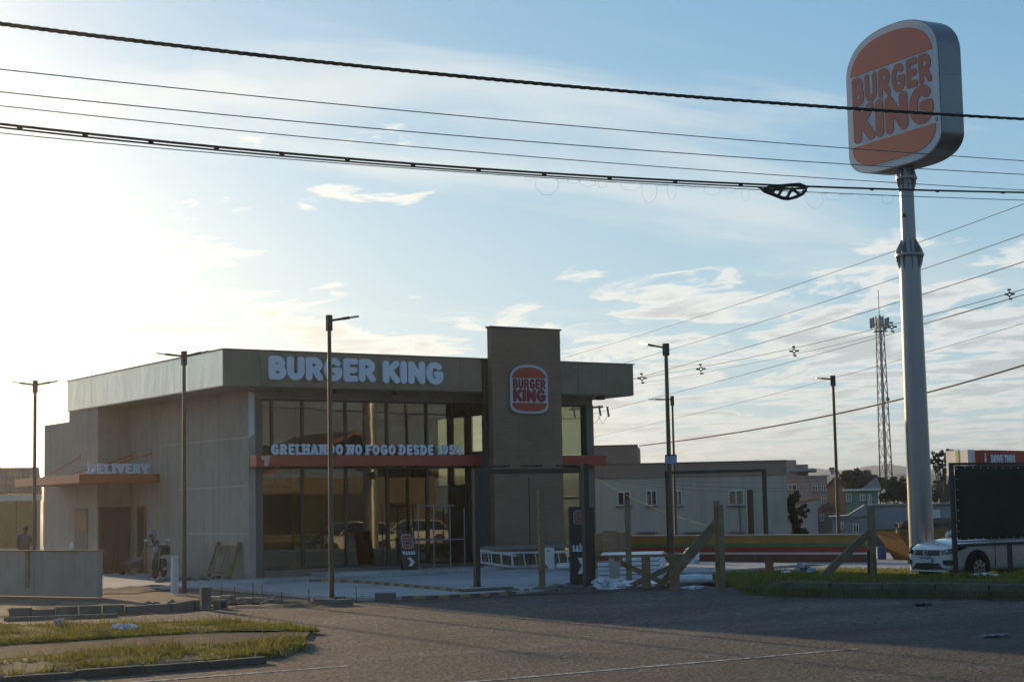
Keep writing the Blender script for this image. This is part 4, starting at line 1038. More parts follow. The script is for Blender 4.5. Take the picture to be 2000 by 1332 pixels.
def stack(label, corners, n, th, mat, z0=.06):
    T = thing('panel_stack', label, 'panels', tuple(corners[0]), 0, 'stacks of wrapped white panels')
    for k in range(n):
        j = Vector((random.uniform(-.06,.06), random.uniform(-.05,.05), 0))
        MB().prism([((p+j).x,(p+j).y) for p in corners], (0,0,z0+k*th), (1,0,0), (0,1,0), (0,0,th*.86)).build('panel', mat, T, bevel=.015)
stack('pile of white wrapped panels behind the barricade, largest', [gz(1168,1131,.06),gz(1290,1128,.06),gz(1300,1112,.06),gz(1180,1114,.06)], 5, .115, 'plastic_white')
stack('lower pile of white panels on the yard right of the thick post', [gz(1325,1128,.06),gz(1390,1127,.06),gz(1392,1119,.06),gz(1328,1120,.06)], 2, .09, 'concrete')
stack('flat white panels at the foot of the barricade', [gz(1178,1147,.03),gz(1300,1146,.03),gz(1300,1139,.03),gz(1182,1140,.03)], 1, .10, 'plastic_white', .03)
a, b = gz(1326,1140,.03), gz(1389,1138,.03)
o = MB().tube([a+Vector((0,0,.11)), (a+b)/2+Vector((0,0,.12)), b+Vector((0,0,.10))], [.115,.12,.11], 14).build('plastic_roll', 'plastic_white', None, smooth=True); tag(o, 'white plastic-wrapped roll lying on the grass by the timber posts', 'roll')
a, b = gz(1090,1112,.06), gz(1128,1112,.06)
o = MB().tube([a+Vector((0,0,.1)), b+Vector((0,0,.12))], [.10,.12], 12).build('plastic_roll', 'plastic_white', None, smooth=True); tag(o, 'pale wrapped roll lying below the ladder left of the SAIDA totem', 'roll')
def litter(label, px_, py_, sx, sy, sz, mat='plastic_white', z=0., name='plastic_scrap', seed=1, cat='litter', group=None):
    p = gz(px_, py_, z); o = MB().blob((p.x,p.y,z+sz*.7), sx, sy, sz, .65, seed, 3, 2.4).build(name, mat, None); tag(o, label, cat, group); return o
litter('crumpled white plastic heap at the foot of the barricade, left end', 1185, 1150, .42, .3, .16, seed=3)
litter('crumpled white sheet at the foot of the barricade by the pale post', 1212, 1152, .25, .18, .10, seed=4)
litter('white plastic sheet lying flat on the driveway edge by the barricade', 1352, 1150, .32, .12, .04, seed=5)
litter('torn white film hanging off the panels behind the long brace', 1352, 1098, .22, .15, .28, seed=6, z=.1)
litter('white scrap on the dark bank just below the car wheel', 1918, 1128, .34, .12, .05, z=.36, seed=8)
litter('pale scrap on the face of the bank left of the wheel', 1735, 1158, .12, .05, .02, z=.06, seed=9)
litter('white bag on the grass beside the orange bricks', 1536, 1123, .13, .10, .07, z=.04, seed=10)
litter('grey plastic sheet heaped on the grass right of the bricks', 1571, 1120, .27, .2, .14, 'galv', .04, seed=11)
litter('white flattened bottle on the sunlit grass strip', 250, 1229, .18, .06, .045, z=.10, seed=12)
litter('small pinkish wrapper on the back edge of the sunlit grass', 115, 1222, .09, .07, .07, 'film', .10, seed=13)
litter('pale flat card on the sunlit grass left of the bottle', 197, 1232, .12, .04, .02, 'timber_pale', .11, seed=14)
litter('torn white bag on the sunlit grass beside the flattened bottle', 230, 1227, .12, .05, .04, z=.10, seed=17)
litter('dark flattened strip of rubber on the road at far right', 1941, 1243, .22, .06, .02, 'galv_dark', .01, seed=15)
litter('dark scrap on the asphalt below the right bank', 1802, 1182, .22, .07, .025, 'black', .005, seed=16)

# ------------------------------------------------------------------ low wall, bike, person and clutter at the delivery side
w0, w1 = gz(-260,1158), gz(190,1166)
zl = gd(190,1073,dist_to(w1)).z
LW = thing('low_wall', 'low grey rendered wall with dark coping at far left', 'wall', tuple(w1))
d = (w0-w1); d.z = 0; d.normalize(); nr = Vector((-d.y,d.x,0))
if nr.y < 0: nr = -nr
ln = (w0-w1).length
for k in range(4):
    a = w1 + d*(ln*k/4+.006); b = w1 + d*(ln*(k+1)/4-.006)
    MB().obox((a+b)/2+nr*.09+Vector((0,0,zl/2-.02)), (b-a)/2, nr*.09, Vector((0,0,zl/2-.02))).build('wall_section', 'wall_grey', LW)
MB().obox((w0+w1)/2+nr*.09+Vector((0,0,zl-.025)), d*(ln/2+.03), nr*.12, Vector((0,0,.015))).build('coping', 'timber', LW)
pq = w1 + d*((w1-gz(64,1163)).length)
MB().obox(pq-nr*.03+Vector((0,0,zl*.57)), d*.055, nr*.03, Vector((0,0,zl*.40))).build('pilaster', 'timber', LW)
bt = gd(147,1074,dist_to(w1)-.0); bt = w1 + d*1.05 + nr*.09; bt.z = zl-.01
o = MB().lathe(bt, [(.045,0),(.05,.03),(.05,.13),(.022,.19),(.018,.22)], 12).build('plastic_bottle', 'plastic_white', None, smooth=True); tag(o, 'small white plastic bottle standing on the low wall', 'bottle')

# person standing behind the wall
def person(label, base, h, face):
    T = thing('person', label, 'person', tuple(base), face)
    k = h/1.75
    J = {'pel':(0,0,.95),'sp':(.03,0,1.18),'ch':(.08,0,1.38),'nk':(.12,0,1.52),'ls':(.09,.18,1.44),'le':(.16,.25,1.17),'lw':(.34,.20,1.03),'lh':(.42,.18,1.01),
         'rs':(.09,-.18,1.44),'re':(.16,-.25,1.17),'rw':(.34,-.18,1.04),'rh':(.42,-.15,1.02),'lhp':(0,.10,.92),'lk':(.03,.12,.50),'la':(-.02,.13,.09),'lt':(.14,.15,.04),
         'rhp':(0,-.10,.92),'rk':(.06,-.11,.50),'ra':(.02,-.12,.09),'rt':(.18,-.14,.04),'hd':(.14,0,1.58)}
    Rr = {'pel':.15,'sp':.135,'ch':.155,'nk':.06,'ls':.075,'le':.052,'lw':.036,'lh':.04,'rs':.075,'re':.052,'rw':.036,'rh':.04,'lhp':.10,'lk':.065,'la':.045,'lt':.04,'rhp':.10,'rk':.065,'ra':.045,'rt':.04,'hd':.06}
    E_ = [('pel','sp'),('sp','ch'),('ch','nk'),('nk','hd'),('ch','ls'),('ls','le'),('le','lw'),('lw','lh'),('ch','rs'),('rs','re'),('re','rw'),('rw','rh'),('pel','lhp'),('lhp','lk'),('lk','la'),('la','lt'),('pel','rhp'),('rhp','rk'),('rk','ra'),('ra','rt')]
    names = list(J); me = bpy.data.meshes.new('body'); me.from_pydata([tuple(c*k for c in J[n_]) for n_ in names], [(names.index(a), names.index(b)) for a, b in E_], [])
    ob = link('body', me, 'cloth_dark', T)
    ob.modifiers.new('skin', 'SKIN'); 
    if not me.skin_vertices: 
        bpy.context.view_layer.objects.active = ob
    sv = me.skin_vertices[0].data
    for i, n_ in enumerate(names): sv[i].radius = (Rr[n_]*k, Rr[n_]*k*1.0)
    sv[0].use_root = True
    s = ob.modifiers.new('sub', 'SUBSURF'); s.levels = 2; s.render_levels = 2
    hm = LB(T).blob((.15*k,0,1.65*k), .095*k, .075*k, .115*k, .03, 1, 3)
    hm.blob((.245*k,0,1.635*k), .02*k, .014*k, .022*k, 0, 1, 1)
    for s_ in (-1, 1): hm.blob((.14*k,s_*.078*k,1.64*k), .018*k, .010*k, .028*k, 0, 1, 1)
    hm.build('head', 'skin', T, smooth=True)
    LB(T).blob((.13*k,0,1.685*k), .10*k, .082*k, .095*k, .06, 2, 3).build('hair', 'hair', T, smooth=True)
    for s_ in (-1, 1):
        LB(T).blob((.238*k, s_*.030*k, 1.655*k), .008*k, .011*k, .007*k, 0, 1, 1).build('eye', 'black', T)
        y = s_*.175
        hb = LB(T); hb.blob((.45*k,y*k,1.0*k), .045*k, .016*k, .038*k, .05, 1, 2)
        for f in range(4):
            z = 1.03-.018*f; l = (.062,.075,.07,.055)[f]
            hb.tube([(.475*k,y*k,z*k),(.475*k+l*.55*k,y*k-s_*.01*k,(z-.012)*k),(.475*k+l*.8*k,y*k-s_*.03*k,(z-.04)*k)], [.009*k,.0085*k,.007*k], 6)
        hb.tube([(.43*k,y*k-s_*.01*k,1.02*k),(.455*k,y*k-s_*.045*k,1.035*k),(.49*k,y*k-s_*.055*k,1.03*k)], [.010*k,.009*k,.008*k], 6)
        hb.build('hand', 'skin', T, smooth=True)
    return T
pb_ = gd(47,1160,57.); pb_.z = .0
person('person in dark clothes standing behind the low wall at far left', pb_, 1.74, R_(60))

# motorcycle, seen from the front
def motorcycle(label, base, rz):
    T = thing('motorcycle', label, 'motorcycle', tuple(base), rz)
    for x, nm in ((.66,'wheel'), (-.62,'wheel')):
        wh = LB(T).lathe((x,0,.30), [(.20,-.05),(.27,-.055),(.30,-.02),(.30,.02),(.27,.055),(.20,.05)], 22, 'Y').build('wheel', 'tyre', T, smooth=True)
        LB(T).lathe((x,0,.30), [(.19,-.035),(.205,-.035),(.205,.035),(.19,.035)], 22, 'Y').build('rim', 'alu', wh)
        for k in range(5):
            a = k*1.2566; LB(T).beam((x,0,.30), (x+.19*math.cos(a),0,.30+.19*math.sin(a)), .02).build('spoke', 'alu', wh)
    for s in (-1,1): LB(T).tube([(.66,s*.09,.30),(.42,s*.09,.92)], .028, 8).build('fork', 'galv_dark', T)
    LB(T).prism([(.42,.60),(.80,.58),(.86,.52),(.72,.64),(.5,.68)], (0,-.06,0), (1,0,0), (0,0,1), (0,.12,0)).build('mudguard', 'black', T)
    LB(T).blob((.12,0,.80), .28, .15, .14, .05, 2, 3).build('tank', 'black', T, smooth=True)
    LB(T).blob((-.38,0,.80), .36, .13, .07, .05, 3, 3).build('seat', 'black', T, smooth=True)
    LB(T).blob((.05,0,.42), .24, .14, .20, .2, 4, 2).build('engine', 'black', T)
    LB(T).tube([(.3,0,.72),(-.1,0,.52),(-.62,0,.32)], .035, 8).build('frame', 'black', T)
    LB(T).tube([(.05,.13,.28),(-.4,.16,.30),(-.75,.17,.40)], .045, 8).build('exhaust', 'alu', T)
    LB(T).blob((.50,0,.90), .10, .11, .11, .02, 5, 3).build('headlight', 'galv', T, smooth=True)
    LB(T).prism([(-.10,0),(.10,0),(.08,.20),(0,.24),(-.08,.20)], (.50,0,.96), (0,1,0), (-.35,0,1), (.008,0,0)).build('windscreen', 'glass_clear', T)
    LB(T).tube([(.36,-.36,1.02),(.40,-.12,1.0),(.40,.12,1.0),(.36,.36,1.02)], .017, 8).build('handlebar', 'black', T)
    for s in (-1,1):
        LB(T).tube([(.38,s*.28,1.02),(.42,s*.34,1.16)], .008, 6).build('mirror_stem', 'black', T)
        LB(T).blob((.41,s*.35,1.19), .015, .07, .045, 0, 1, 2).build('mirror', 'alu', T)
    LB(T).beam((-.05,-.12,.25), (-.02,-.34,.02), .025).build('side_stand', 'black', T)
    LB(T).box(-.95,-.60,-.15,.15,.70,.98).build('rear_box', 'black', T, bevel=.04)
    # mirror and headlight on the stalk are built separately
    return T
mb_ = gz(302,1130,.05)
motorcycle('dark motorcycle parked nose-on outside the delivery door', mb_+Vector((.35,.45,0)), R_(236))
hp = gz(302,1130,.05); hp = gd(297,1044,dist_to(hp)); hz = hp
HL = thing('stalk_fitting', 'shiny grey mirror and headlight fitting on a stalk above the motorcycle handlebar', 'stalk_fitting', tuple(hp))
MB().blob(hp, .14, .13, .15, .04, 2, 3).build('shell', 'galv_dark', HL, smooth=True)  # rounded shell made up for the bike's stalk-mounted mirror and headlight
MB().blob(hp-GF*.09-Vector((0,0,.01))-GR*.02, .08, .08, .06, 0, 1, 2).build('fitting_face', 'black', HL, smooth=True)
MB().tube([hp-Vector((0,0,.12)), hp-Vector((0,0,.32))+GR*.06], .03, 6).build('stalk_arm', 'black', HL)
# wheelbarrow tipped up by the door
wb = gz(258,1121,.05); WBt = thing('wheelbarrow', 'grey wheelbarrow tipped on end beside the delivery door', 'wheelbarrow', tuple(wb), R_(20))
LB(WBt).add([(-.30,-.25,.35),(.30,-.25,.55),(.30,.30,.55),(-.30,.30,.35),(-.16,-.1,.15),(.14,-.1,.25),(.14,.2,.25),(-.16,.2,.15)], [(0,1,5,4),(1,2,6,5),(2,3,7,6),(3,0,4,7),(4,5,6,7)]).build('tray', 'galv_dark', WBt)
for s in (-.2,.25): LB(WBt).tube([(-.45,s,.10),(.1,s,.28),(.42,s,.95)], .018, 6).build('handle', 'galv_dark', WBt)
LB(WBt).lathe((-.42,.02,.19), [(.10,-.04),(.19,-.03),(.19,.03),(.10,.04)], 16, 'Y').build('wheel', 'tyre', WBt)
for s in (-.2,.25): LB(WBt).tube([(.1,s,.26),(.16,s,.0)], .015, 6).build('leg', 'galv_dark', WBt)
# pallet frame against the side wall
pl0, pl1 = gu(421,1120,WU-.28), gu(452,1120,WU-.28)
PF = thing('pallet', 'wooden slatted pallet leaning on the grey side wall', 'pallet', (pl0.x,pl0.y,.05))
y0, y1 = sorted((gu(418,1110,WU-.2).y, gu(462,1110,WU-.2).y)); zt_ = gu(440,1058,WU-.05).z
for y in (y0+.07, y1-.07): MB().beam((WU-.42,y,.08), (WU-.06,y,zt_), .09, .12).build('runner', 'timber', PF)
for k in range(3):
    yy = y0+.25+(y1-y0-.5)*k/2; MB().beam((WU-.44,yy,.2), (WU-.12,yy,zt_-.12), .16, .022, (1,0,0)).build('slat', 'timber_grey', PF)
for z_, f in ((.22,.12),(zt_-.14,.88)): MB().beam((WU-.42+.36*f-.05,y0,z_), (WU-.42+.36*f-.05,y1,z_), .03, .09).build('cross_bar', 'timber', PF)

# ------------------------------------------------------------------ striped low wall at the far side of the lot
m0, m1 = gz(1150,1097), gz(1692,1099)
mh = gd(1500,1045,dist_to(gz(1500,1098))).z
MW = thing('striped_wall', 'long low wall painted in yellow, green, red and white bands', 'wall', tuple(m0))
d = (m1-m0); ln = d.length; d.normalize(); nr = Vector((-d.y,d.x,0))
if nr.dot(GF) < 0: nr = -nr
for z0, z1, mt, pr in ((0,.30,'mural_brown',.0),(.30,.37,'white_paint',.004),(.37,.58,'mural_red',.0),(.58,.70,'mural_green',.003),(.70,.985,'mural_yellow',.0)):
    MB().obox((m0+m1)/2+nr*(.10-pr)+Vector((0,0,mh*(z0+z1)/2)), d*ln/2, nr*.10, Vector((0,0,mh*(z1-z0)/2-.001))).build('painted_band', mt, MW)
MB().obox((m0+m1)/2+nr*.10+Vector((0,0,mh+.01)), d*(ln/2+.02), nr*.13, Vector((0,0,.02))).build('coping', 'house_cream', MW)
for k in range(5):
    a = m0+d*(ln*(.30+.13*k)); MB().box(a.x-.03,a.x+.03,a.y-.03,a.y+.03,.0,.06).build('footing_stone', 'concrete_old', MW)

# skip behind the pylon, drum, brick shed
def skip(label, base, rz):
    T = thing('waste_skip', label, 'skip', tuple(base), rz)
    s = .12; prof = [(-1.6,1.0),(1.6,1.0),(1.0,.0),(-.9,.0)]
    LB(T).add([(x,y,z) for y in (-.8,.8) for x,z in prof], [(0,1,2,3),(7,6,5,4),(1,5,6,2),(3,7,4,0),(2,6,7,3)]).build('tub', 'skip_yellow', T)
    for y in (-.83,.83): LB(T).box(-1.65,1.65,y-.04,y+.04,.93,1.05).build('rim', 'skip_yellow', T)
    for x in (-.9,-.3,.3,.9):
        LB(T).beam((x,-.84,.05), (x*1.15,-.84,.95), .06).build('rib', 'skip_yellow', T)
    LB(T).blob((0,0,1.0), 1.3, .6, .38, .3, 3, 3).build('spoil_heap', 'dirt', T)
sk = gd(1806,1096,60.5); sk.z = 0
skip('rusty yellow waste skip heaped with earth behind the pylon', gd(1816,1096,60.5).xy.to_3d(), R_(-18))
dr = gd(1722,1094,61.); dr.z = 0
o = MB().lathe(dr, [(.16,0),(.17,.1),(.165,.3),(.16,.45)], 16).build('drum', 'blue_plastic', None, smooth=True); tag(o, 'small blue plastic drum on the yard left of the skip', 'drum')

# ------------------------------------------------------------------ screened fence and car at right
nb = gz(1867,1118,.33); nb2 = gz(1963,1112,.33); NV = nb.y
NF = thing('screen_fence', 'fence of dark posts hung with black shade netting at right', 'fence', tuple(nb))
zt1, zb1 = gv(1860,906,NV).z, gv(1866,1063,NV).z
xs_f = [nb.x, nb2.x, nb2.x+ (nb2.x-nb.x)*1.05, nb2.x+(nb2.x-nb.x)*2.1, nb2.x+(nb2.x-nb.x)*3.2]
for i, x in enumerate(xs_f):
    MB().beam((x,NV,.2), (x,NV, zt1+.03 if i != 1 else zb1), .085).build('post', 'black', NF)
MB().beam((nb.x,NV-.01,zb1-.03), (xs_f[-1],NV-.01,zb1-.03), .05, .07).build('lower_rail', 'black', NF)
MB().beam((nb.x,NV-.01,zb1+.06), (xs_f[-1],NV-.01,zb1+.06), .03, .04).build('lower_rail', 'galv', NF)
MB().beam((nb.x,NV,zt1), (xs_f[-1],NV,zt1+.02), .06, .06).build('top_rail', 'black', NF)
def net():
    nx, nz = 60, 16; V = []; Fc = []
    for j in range(nz+1):
        for i in range(nx+1):
            x = nb.x+.06+(xs_f[-1]-nb.x-.06)*i/nx; z = zb1+.10+(zt1-zb1-.14)*j/nz
            V.append((x, NV-.05+.02*mnoise.noise(Vector((x*.9, 0, z*.7)))+.006*math.sin(x*9), z))
    for j in range(nz):
        for i in range(nx): a = j*(nx+1)+i; Fc.append((a, a+1, a+nx+2, a+nx+1))
    o = MB().add(V, Fc).build('netting', 'net_black', NF, smooth=True); s = o.modifiers.new('t', 'SOLIDIFY'); s.thickness = .006
net()
for k in range(24):
    x = nb.x+.12+k*.265
    for z in ((zb1+.12, zt1-.09) if k else (zb1+.12,)): MB().lathe((x,NV-.075,z), [(.014,0),(.014,.012)], 8, 'Y').build('eyelet', 'alu', NF)
for k in range(7): MB().lathe((nb.x+.10,NV-.075,zb1+.3+k*.24), [(.014,0),(.014,.012)], 8, 'Y').build('eyelet', 'alu', NF)

def make_car(label, base, rz, group=None):
    """hatchback, x forward from the front axle centre, y left"""
    T = thing('parked_car', label, 'car', tuple(base), rz, group)
    # station: x, half width, z bottom, z shoulder, z top crown
    st = [(.80,.50,.30,.60,.66), (.78,.66,.22,.66,.72), (.68,.76,.19,.74,.80), (.50,.80,.18,.82,.87), (.20,.82,.18,.88,.935), (-.25,.83,.18,.92,.985), (-.55,.83,.18,.93,1.0),
          (-1.2,.83,.18,.94,.97), (-2.0,.83,.18,.95,.98), (-2.6,.82,.20,.96,.99), (-3.0,.78,.24,.95,.98), (-3.18,.68,.30,.90,.94), (-3.22,.55,.36,.84,.88)]
    n = 20; V = []; Fc = []
    for (x, hw, zb, zs, zt) in st:
        ring = [(0,zb),(hw*.6,zb),(hw*.93,zb+.03),(hw*.985,zb+.16),(hw,zb+.34),(hw*.995,zs-.14),(hw*.965,zs-.03),(hw*.86,zs+(zt-zs)*.45),(hw*.55,zt-.012),(0,zt)]
        for (y, z) in ring: V.append((x, y, z))
        for (y, z) in ring[::-1][1:-1]: V.append((x, -y, z))
    m = len(st); n = 18
    for i in range(m-1):
        for k in range(n): k2 = (k+1) % n; Fc.append((i*n+k, i*n+k2, (i+1)*n+k2, (i+1)*n+k))
    Fc.append(tuple(range(n))); Fc.append(tuple((m-1)*n+k for k in range(n-1,-1,-1)))
    body = LB(T).add(V, Fc).build('body', 'car_white', T, smooth=True)
    s = body.modifiers.new('s', 'SUBSURF'); s.levels = 1; s.render_levels = 2
    # cabin
    cs = [(-.42,.70,.985,.99), (-.95,.655,.985,1.40), (-1.25,.62,.985,1.465), (-2.0,.60,.985,1.47), (-2.7,.58,.985,1.42), (-3.12,.60,.985,1.02)]
    V = []; Fc = []
    for (x, hw, zb, zt) in cs:
        for (y, z) in ((.80,zb),(hw+(.80-hw)*.35,zb+(zt-zb)*.6),(hw*.95,zt-.03*(zt>1.1)),(hw*.6,zt),(-hw*.6,zt),(-hw*.95,zt-.03*(zt>1.1)),(-(hw+(.80-hw)*.35),zb+(zt-zb)*.6),(-.80,zb)): V.append((x,y,z))
    for i in range(len(cs)-1):
        for k in range(7): Fc.append((i*8+k, i*8+k+1, (i+1)*8+k+1, (i+1)*8+k))
    cabin = LB(T).add(V, Fc).build('cabin', 'window_dark', T, smooth=True)
    rf = LB(T)
    rf.add([(x,y,z+.012) for (x,hw,z) in ((-1.0,.60,1.41),(-1.3,.60,1.468),(-2.0,.58,1.475),(-2.7,.56,1.43)) for y in (-hw,-hw*.4,hw*.4,hw)], [(i*4+k,i*4+k+1,i*4+k+5,i*4+k+4) for i in range(3) for k in range(3)])
    o = rf.build('roof', 'car_white', T, smooth=True); sm = o.modifiers.new('t','SOLIDIFY'); sm.thickness = .03
    for s in (-1,1):
        LB(T).tube([(-.45,s*.72,.99),(-.97,s*.655,1.41),(-1.3,s*.62,1.455),(-2.7,s*.57,1.42),(-3.1,s*.66,1.0)], .032, 8).build('pillar', 'car_white', T, smooth=True)
        LB(T).beam((-1.62,s*.80,.99), (-1.70,s*.60,1.45), .05, .03).build('pillar', 'black', T)
        LB(T).blob((-.72,s*.93,1.03), .06, .10, .075, .05, 1, 2).build('mirror', 'car_white', T, smooth=True)
        hl = LB(T).add([(.785,s*.50,.705),(.735,s*.66,.735),(.58,s*.80,.775),(.30,s*.842,.825),(.34,s*.845,.765),(.62,s*.812,.685),(.765,s*.68,.63),(.812,s*.50,.61)], [(0,1,6,7),(1,2,5,6),(2,3,4,5)]).build('headlight', 'glass_clear', T)
        sm = hl.modifiers.new('t','SOLIDIFY'); sm.thickness = .03; sm.offset = 0
        LB(T).add([(.77,s*.50,.705),(.72,s*.655,.735),(.57,s*.79,.775),(.31,s*.834,.822),(.34,s*.834,.768),(.60,s*.80,.69),(.75,s*.675,.635),(.797,s*.50,.615)], [(0,1,6,7),(1,2,5,6),(2,3,4,5)]).build('headlight_bucket', 'frame_dark', hl)
        LB(T).blob((.735,s*.63,.685), .05, .06, .035, 0, 1, 2).build('headlight_bulb', 'alu', hl, smooth=True)
        LB(T).obox((.755,s*.66,.43), (.03,0,0), (-.045,s*.10,.0), (0,0,.055)).build('fog_surround', 'black', T)
        for x in (0, -2.46):
            LB(T).lathe((x,s*.845,.32), [(.395,-.02 if s>0 else .02),(.30,0)], 24, 'Y', False).build('wheel_arch', 'black', T)
            LB(T).lathe((x,s*.80,.31), [(.37,-.06),(.37,.035)], 24, 'Y').build('arch_liner', 'black', T)
            wh = LB(T).lathe((x,s*.78,.295), [(.19,-.09),(.28,-.095),(.295,-.06),(.295,.06),(.28,.095),(.19,.09)], 28, 'Y').build('wheel', 'tyre', T, smooth=True)
            LB(T).lathe((x,s*.86,.295), [(.20,-.012),(.17,.012),(.0,.004)], 24, 'Y', False).build('rim', 'galv_dark', wh)
            for k in range(7):
                a = k*.8976; LB(T).beam((x+.04*math.cos(a),s*.885,.295+.04*math.sin(a)), (x+.185*math.cos(a),s*.878,.295+.185*math.sin(a)), .045, .012, (0,1,0)).build('spoke', 'rim', wh)
        for x in (-.55,-1.62,-2.6): LB(T).box(x-.006,x+.006,s*.825-.008,s*.825+.008,.30,.93).build('door_gap', 'black', T)
        for x in (-1.45,-2.40): LB(T).box(x-.09,x+.09,s*.838-.015,s*.838+.015,.80,.825).build('door_handle', 'car_white', T)
    def curved(nm, z0, z1, xa, xb, w0, w1, mat, th=.05):
        V = []
        for k in range(9):
            f = k/4-1; dx = -.075*abs(f)**2.2
            V += [(xa+dx, f*w0, z0), (xb+dx, f*w1, z1)]
        o = LB(T).add(V, [(2*k,2*k+2,2*k+3,2*k+1) for k in range(8)]).build(nm, mat, T); m_ = o.modifiers.new('t','SOLIDIFY'); m_.thickness = th; m_.offset = 0
    curved('grille', .588, .708, .822, .795, .54, .51, 'black')
    for z in (.63,.655,.68): curved('grille_bar', z-.005, z+.005, .848, .848, .52, .52, 'galv_dark', .008)
    curved('lower_intake', .265, .405, .818, .826, .62, .46, 'black')
    LB(T).box(.74,.85,-.66,.66,.205,.24).build('bumper_lip', 'car_white', T, bevel=.015)
    LB(T).box(.83,.855,-.20,.20,.42,.545).build('number_plate', M('plate', (.55,.57,.60), .5), T)
    LB(T).box(.8555,.858,-.20,.20,.515,.545).build('plate_band', 'blue_plastic', T)
    em = LB(T).tube([(.855, .072*math.cos(t), .655+.072*math.sin(t)) for t in np.linspace(0,6.2832,21)], .010, 6).build('emblem', 'alu', T)
    for pts in ([(-.040,.05),(0,-.005),(.040,.05)], [(-.062,.02),(-.030,-.058),(0,.0),(.030,-.058),(.062,.02)]):
        LB(T).tube([(.855,y,.655+z) for y,z in pts], .008, 5).build('emblem_stroke', 'alu', em)
    LB(T).add([(-.43,-.66,.995),(-.43,.66,.995),(-.46,.60,1.01),(-.46,-.60,1.01)], [(0,1,2,3)]).build('wiper_cowl', 'black', T)
    return T
wc = gz(1912,1128); CARV = -17.24+.80
car = make_car('white hatchback parked behind the black netting, nose towards the restaurant', (12.86, CARV+.03, -.03), math.pi-R_(6))
car.scale = (1.08, 1.08, 1.08)

# kiosk with the red sign beyond the netting
kd = 66.
k0, k1, k2 = gd(1862,905,kd), gd(1905,905,kd-1.2), gd(2060,905,kd+4)
KZ0, KZ1 = gd(1862,912,kd).z-.3, gd(1862,881,kd).z
KI = thing('kiosk', 'white kiosk roof box with red lettered sign above the netting', 'kiosk', (k0.x,k0.y,ground_h(k0.x,k0.y)))
def vquad(nm, a, b, z0, z1, mat, off=0., th=.06, par=KI):
    d = (b-a); d.z = 0; n_ = Vector((d.y,-d.x,0)).normalized()
    if n_.dot(GF) > 0: n_ = -n_
    return MB().prism([(0,0),(1,0),(1,1),(0,1)], Vector((a.x,a.y,z0))+n_*off, d, Vector((0,0,z1-z0)), n_*th).build(nm, mat, par)
vquad('white_side', k0, k1, KZ0, KZ1, 'white_paint', th=.3); kr = vquad('red_sign', k1, k2, KZ0, KZ1-.02, 'mural_red', th=.3)
ks0 = k0+(k1-k0)*.46; vquad('green_stripe', ks0, k0+(k1-k0)*.60, KZ0+.02, KZ1-.01, M('stripe_green', (.20,.30,.06), .6), .305, .01)
d = (k2-k1); d.z = 0; dn = d.normalized(); n_ = Vector((d.y,-d.x,0)).normalized(); n_ = -n_ if n_.dot(GF) > 0 else n_
text(kr, 'DRIVE THRU', Vector((k1.x,k1.y,0))+dn*.55+n_*.31+Vector((0,0,KZ1-.50)), dn, (0,0,1), n_*.02, 1.75, .33, 'letter_white', .10, .05, .25)
MB().prism([(-.03,.36),(.03,.36),(.03,.16),(.09,.16),(0,.0),(-.09,.16),(-.03,.16)], Vector((k1.x,k1.y,KZ1-.5))+dn*.16+n_*.31, dn, (0,0,1), n_*.02).build('arrow', 'letter_white', kr)
for q in (k0, k2): MB().beam((q.x,q.y,ground_h(q.x,q.y)), (q.x,q.y,KZ0), .2).build('leg', 'galv_dark', KI)

# ------------------------------------------------------------------ houses beyond the lot
def far_house(name, label, px0, px1, ptop, dist, depth, mat, windows=(), yaw=0., extra=None):
    a, b = gd(px0, 1000, dist), gd(px1, 1000, dist); ztop = gd((px0+px1)/2, ptop, dist).z
    gzr = min(ground_h(a.x,a.y), ground_h(b.x,b.y))-.5
    T = thing(name, label, 'house' if name != 'apartment_block' else 'building', (a.x,a.y,gzr))
    X = (b-a); X.z = 0; W = X.length; X.normalize(); Yd = Vector((-X.y,X.x,0))
    O = Vector((a.x,a.y,0))
    MB().prism([(0,0),(W,0),(W,depth),(0,depth)], O+Vector((0,0,gzr)), X, Yd, (0,0,ztop-gzr)).build('wall', mat, T)
    for (x0,x1,y0,y1) in windows:
        p, q = gd(x0,y0,dist-.02), gd(x1,y1,dist-.02); u0, u1 = (p-O).dot(X), (q-O).dot(X)
        fr = MB().prism([(u0-.06,q.z-.06),(u1+.06,q.z-.06),(u1+.06,p.z+.06),(u0-.06,p.z+.06)], O-Yd*.05, X, (0,0,1), Yd*.06).build('window', 'white_paint', T)
        MB().prism([(u0,q.z),(u1,q.z),(u1,p.z),(u0,p.z)], O-Yd*.062, X, (0,0,1), Yd*.01).build('pane', 'window_dark', fr)
        um = (u0+u1)/2; MB().prism([(um-.03,q.z),(um+.03,q.z),(um+.03,p.z),(um-.03,p.z)], O-Yd*.075, X, (0,0,1), Yd*.012).build('glazing_bar', 'white_paint', fr)
        MB().prism([(u0-.12,q.z-.12),(u1+.12,q.z-.12),(u1+.12,q.z-.06),(u0-.12,q.z-.06)], O-Yd*.12, X, (0,0,1), Yd*.13).build('sill', 'concrete_old', fr)
    return T, O, X, Yd, W, ztop
def slab(T, nm, O, X, Yd, x0, x1, y0, y1, z0, z1, mat): return MB().prism([(x0,y0),(x1,y0),(x1,y1),(x0,y1)], O+Vector((0,0,z0)), X, Yd, (0,0,z1-z0)).build(nm, mat, T)
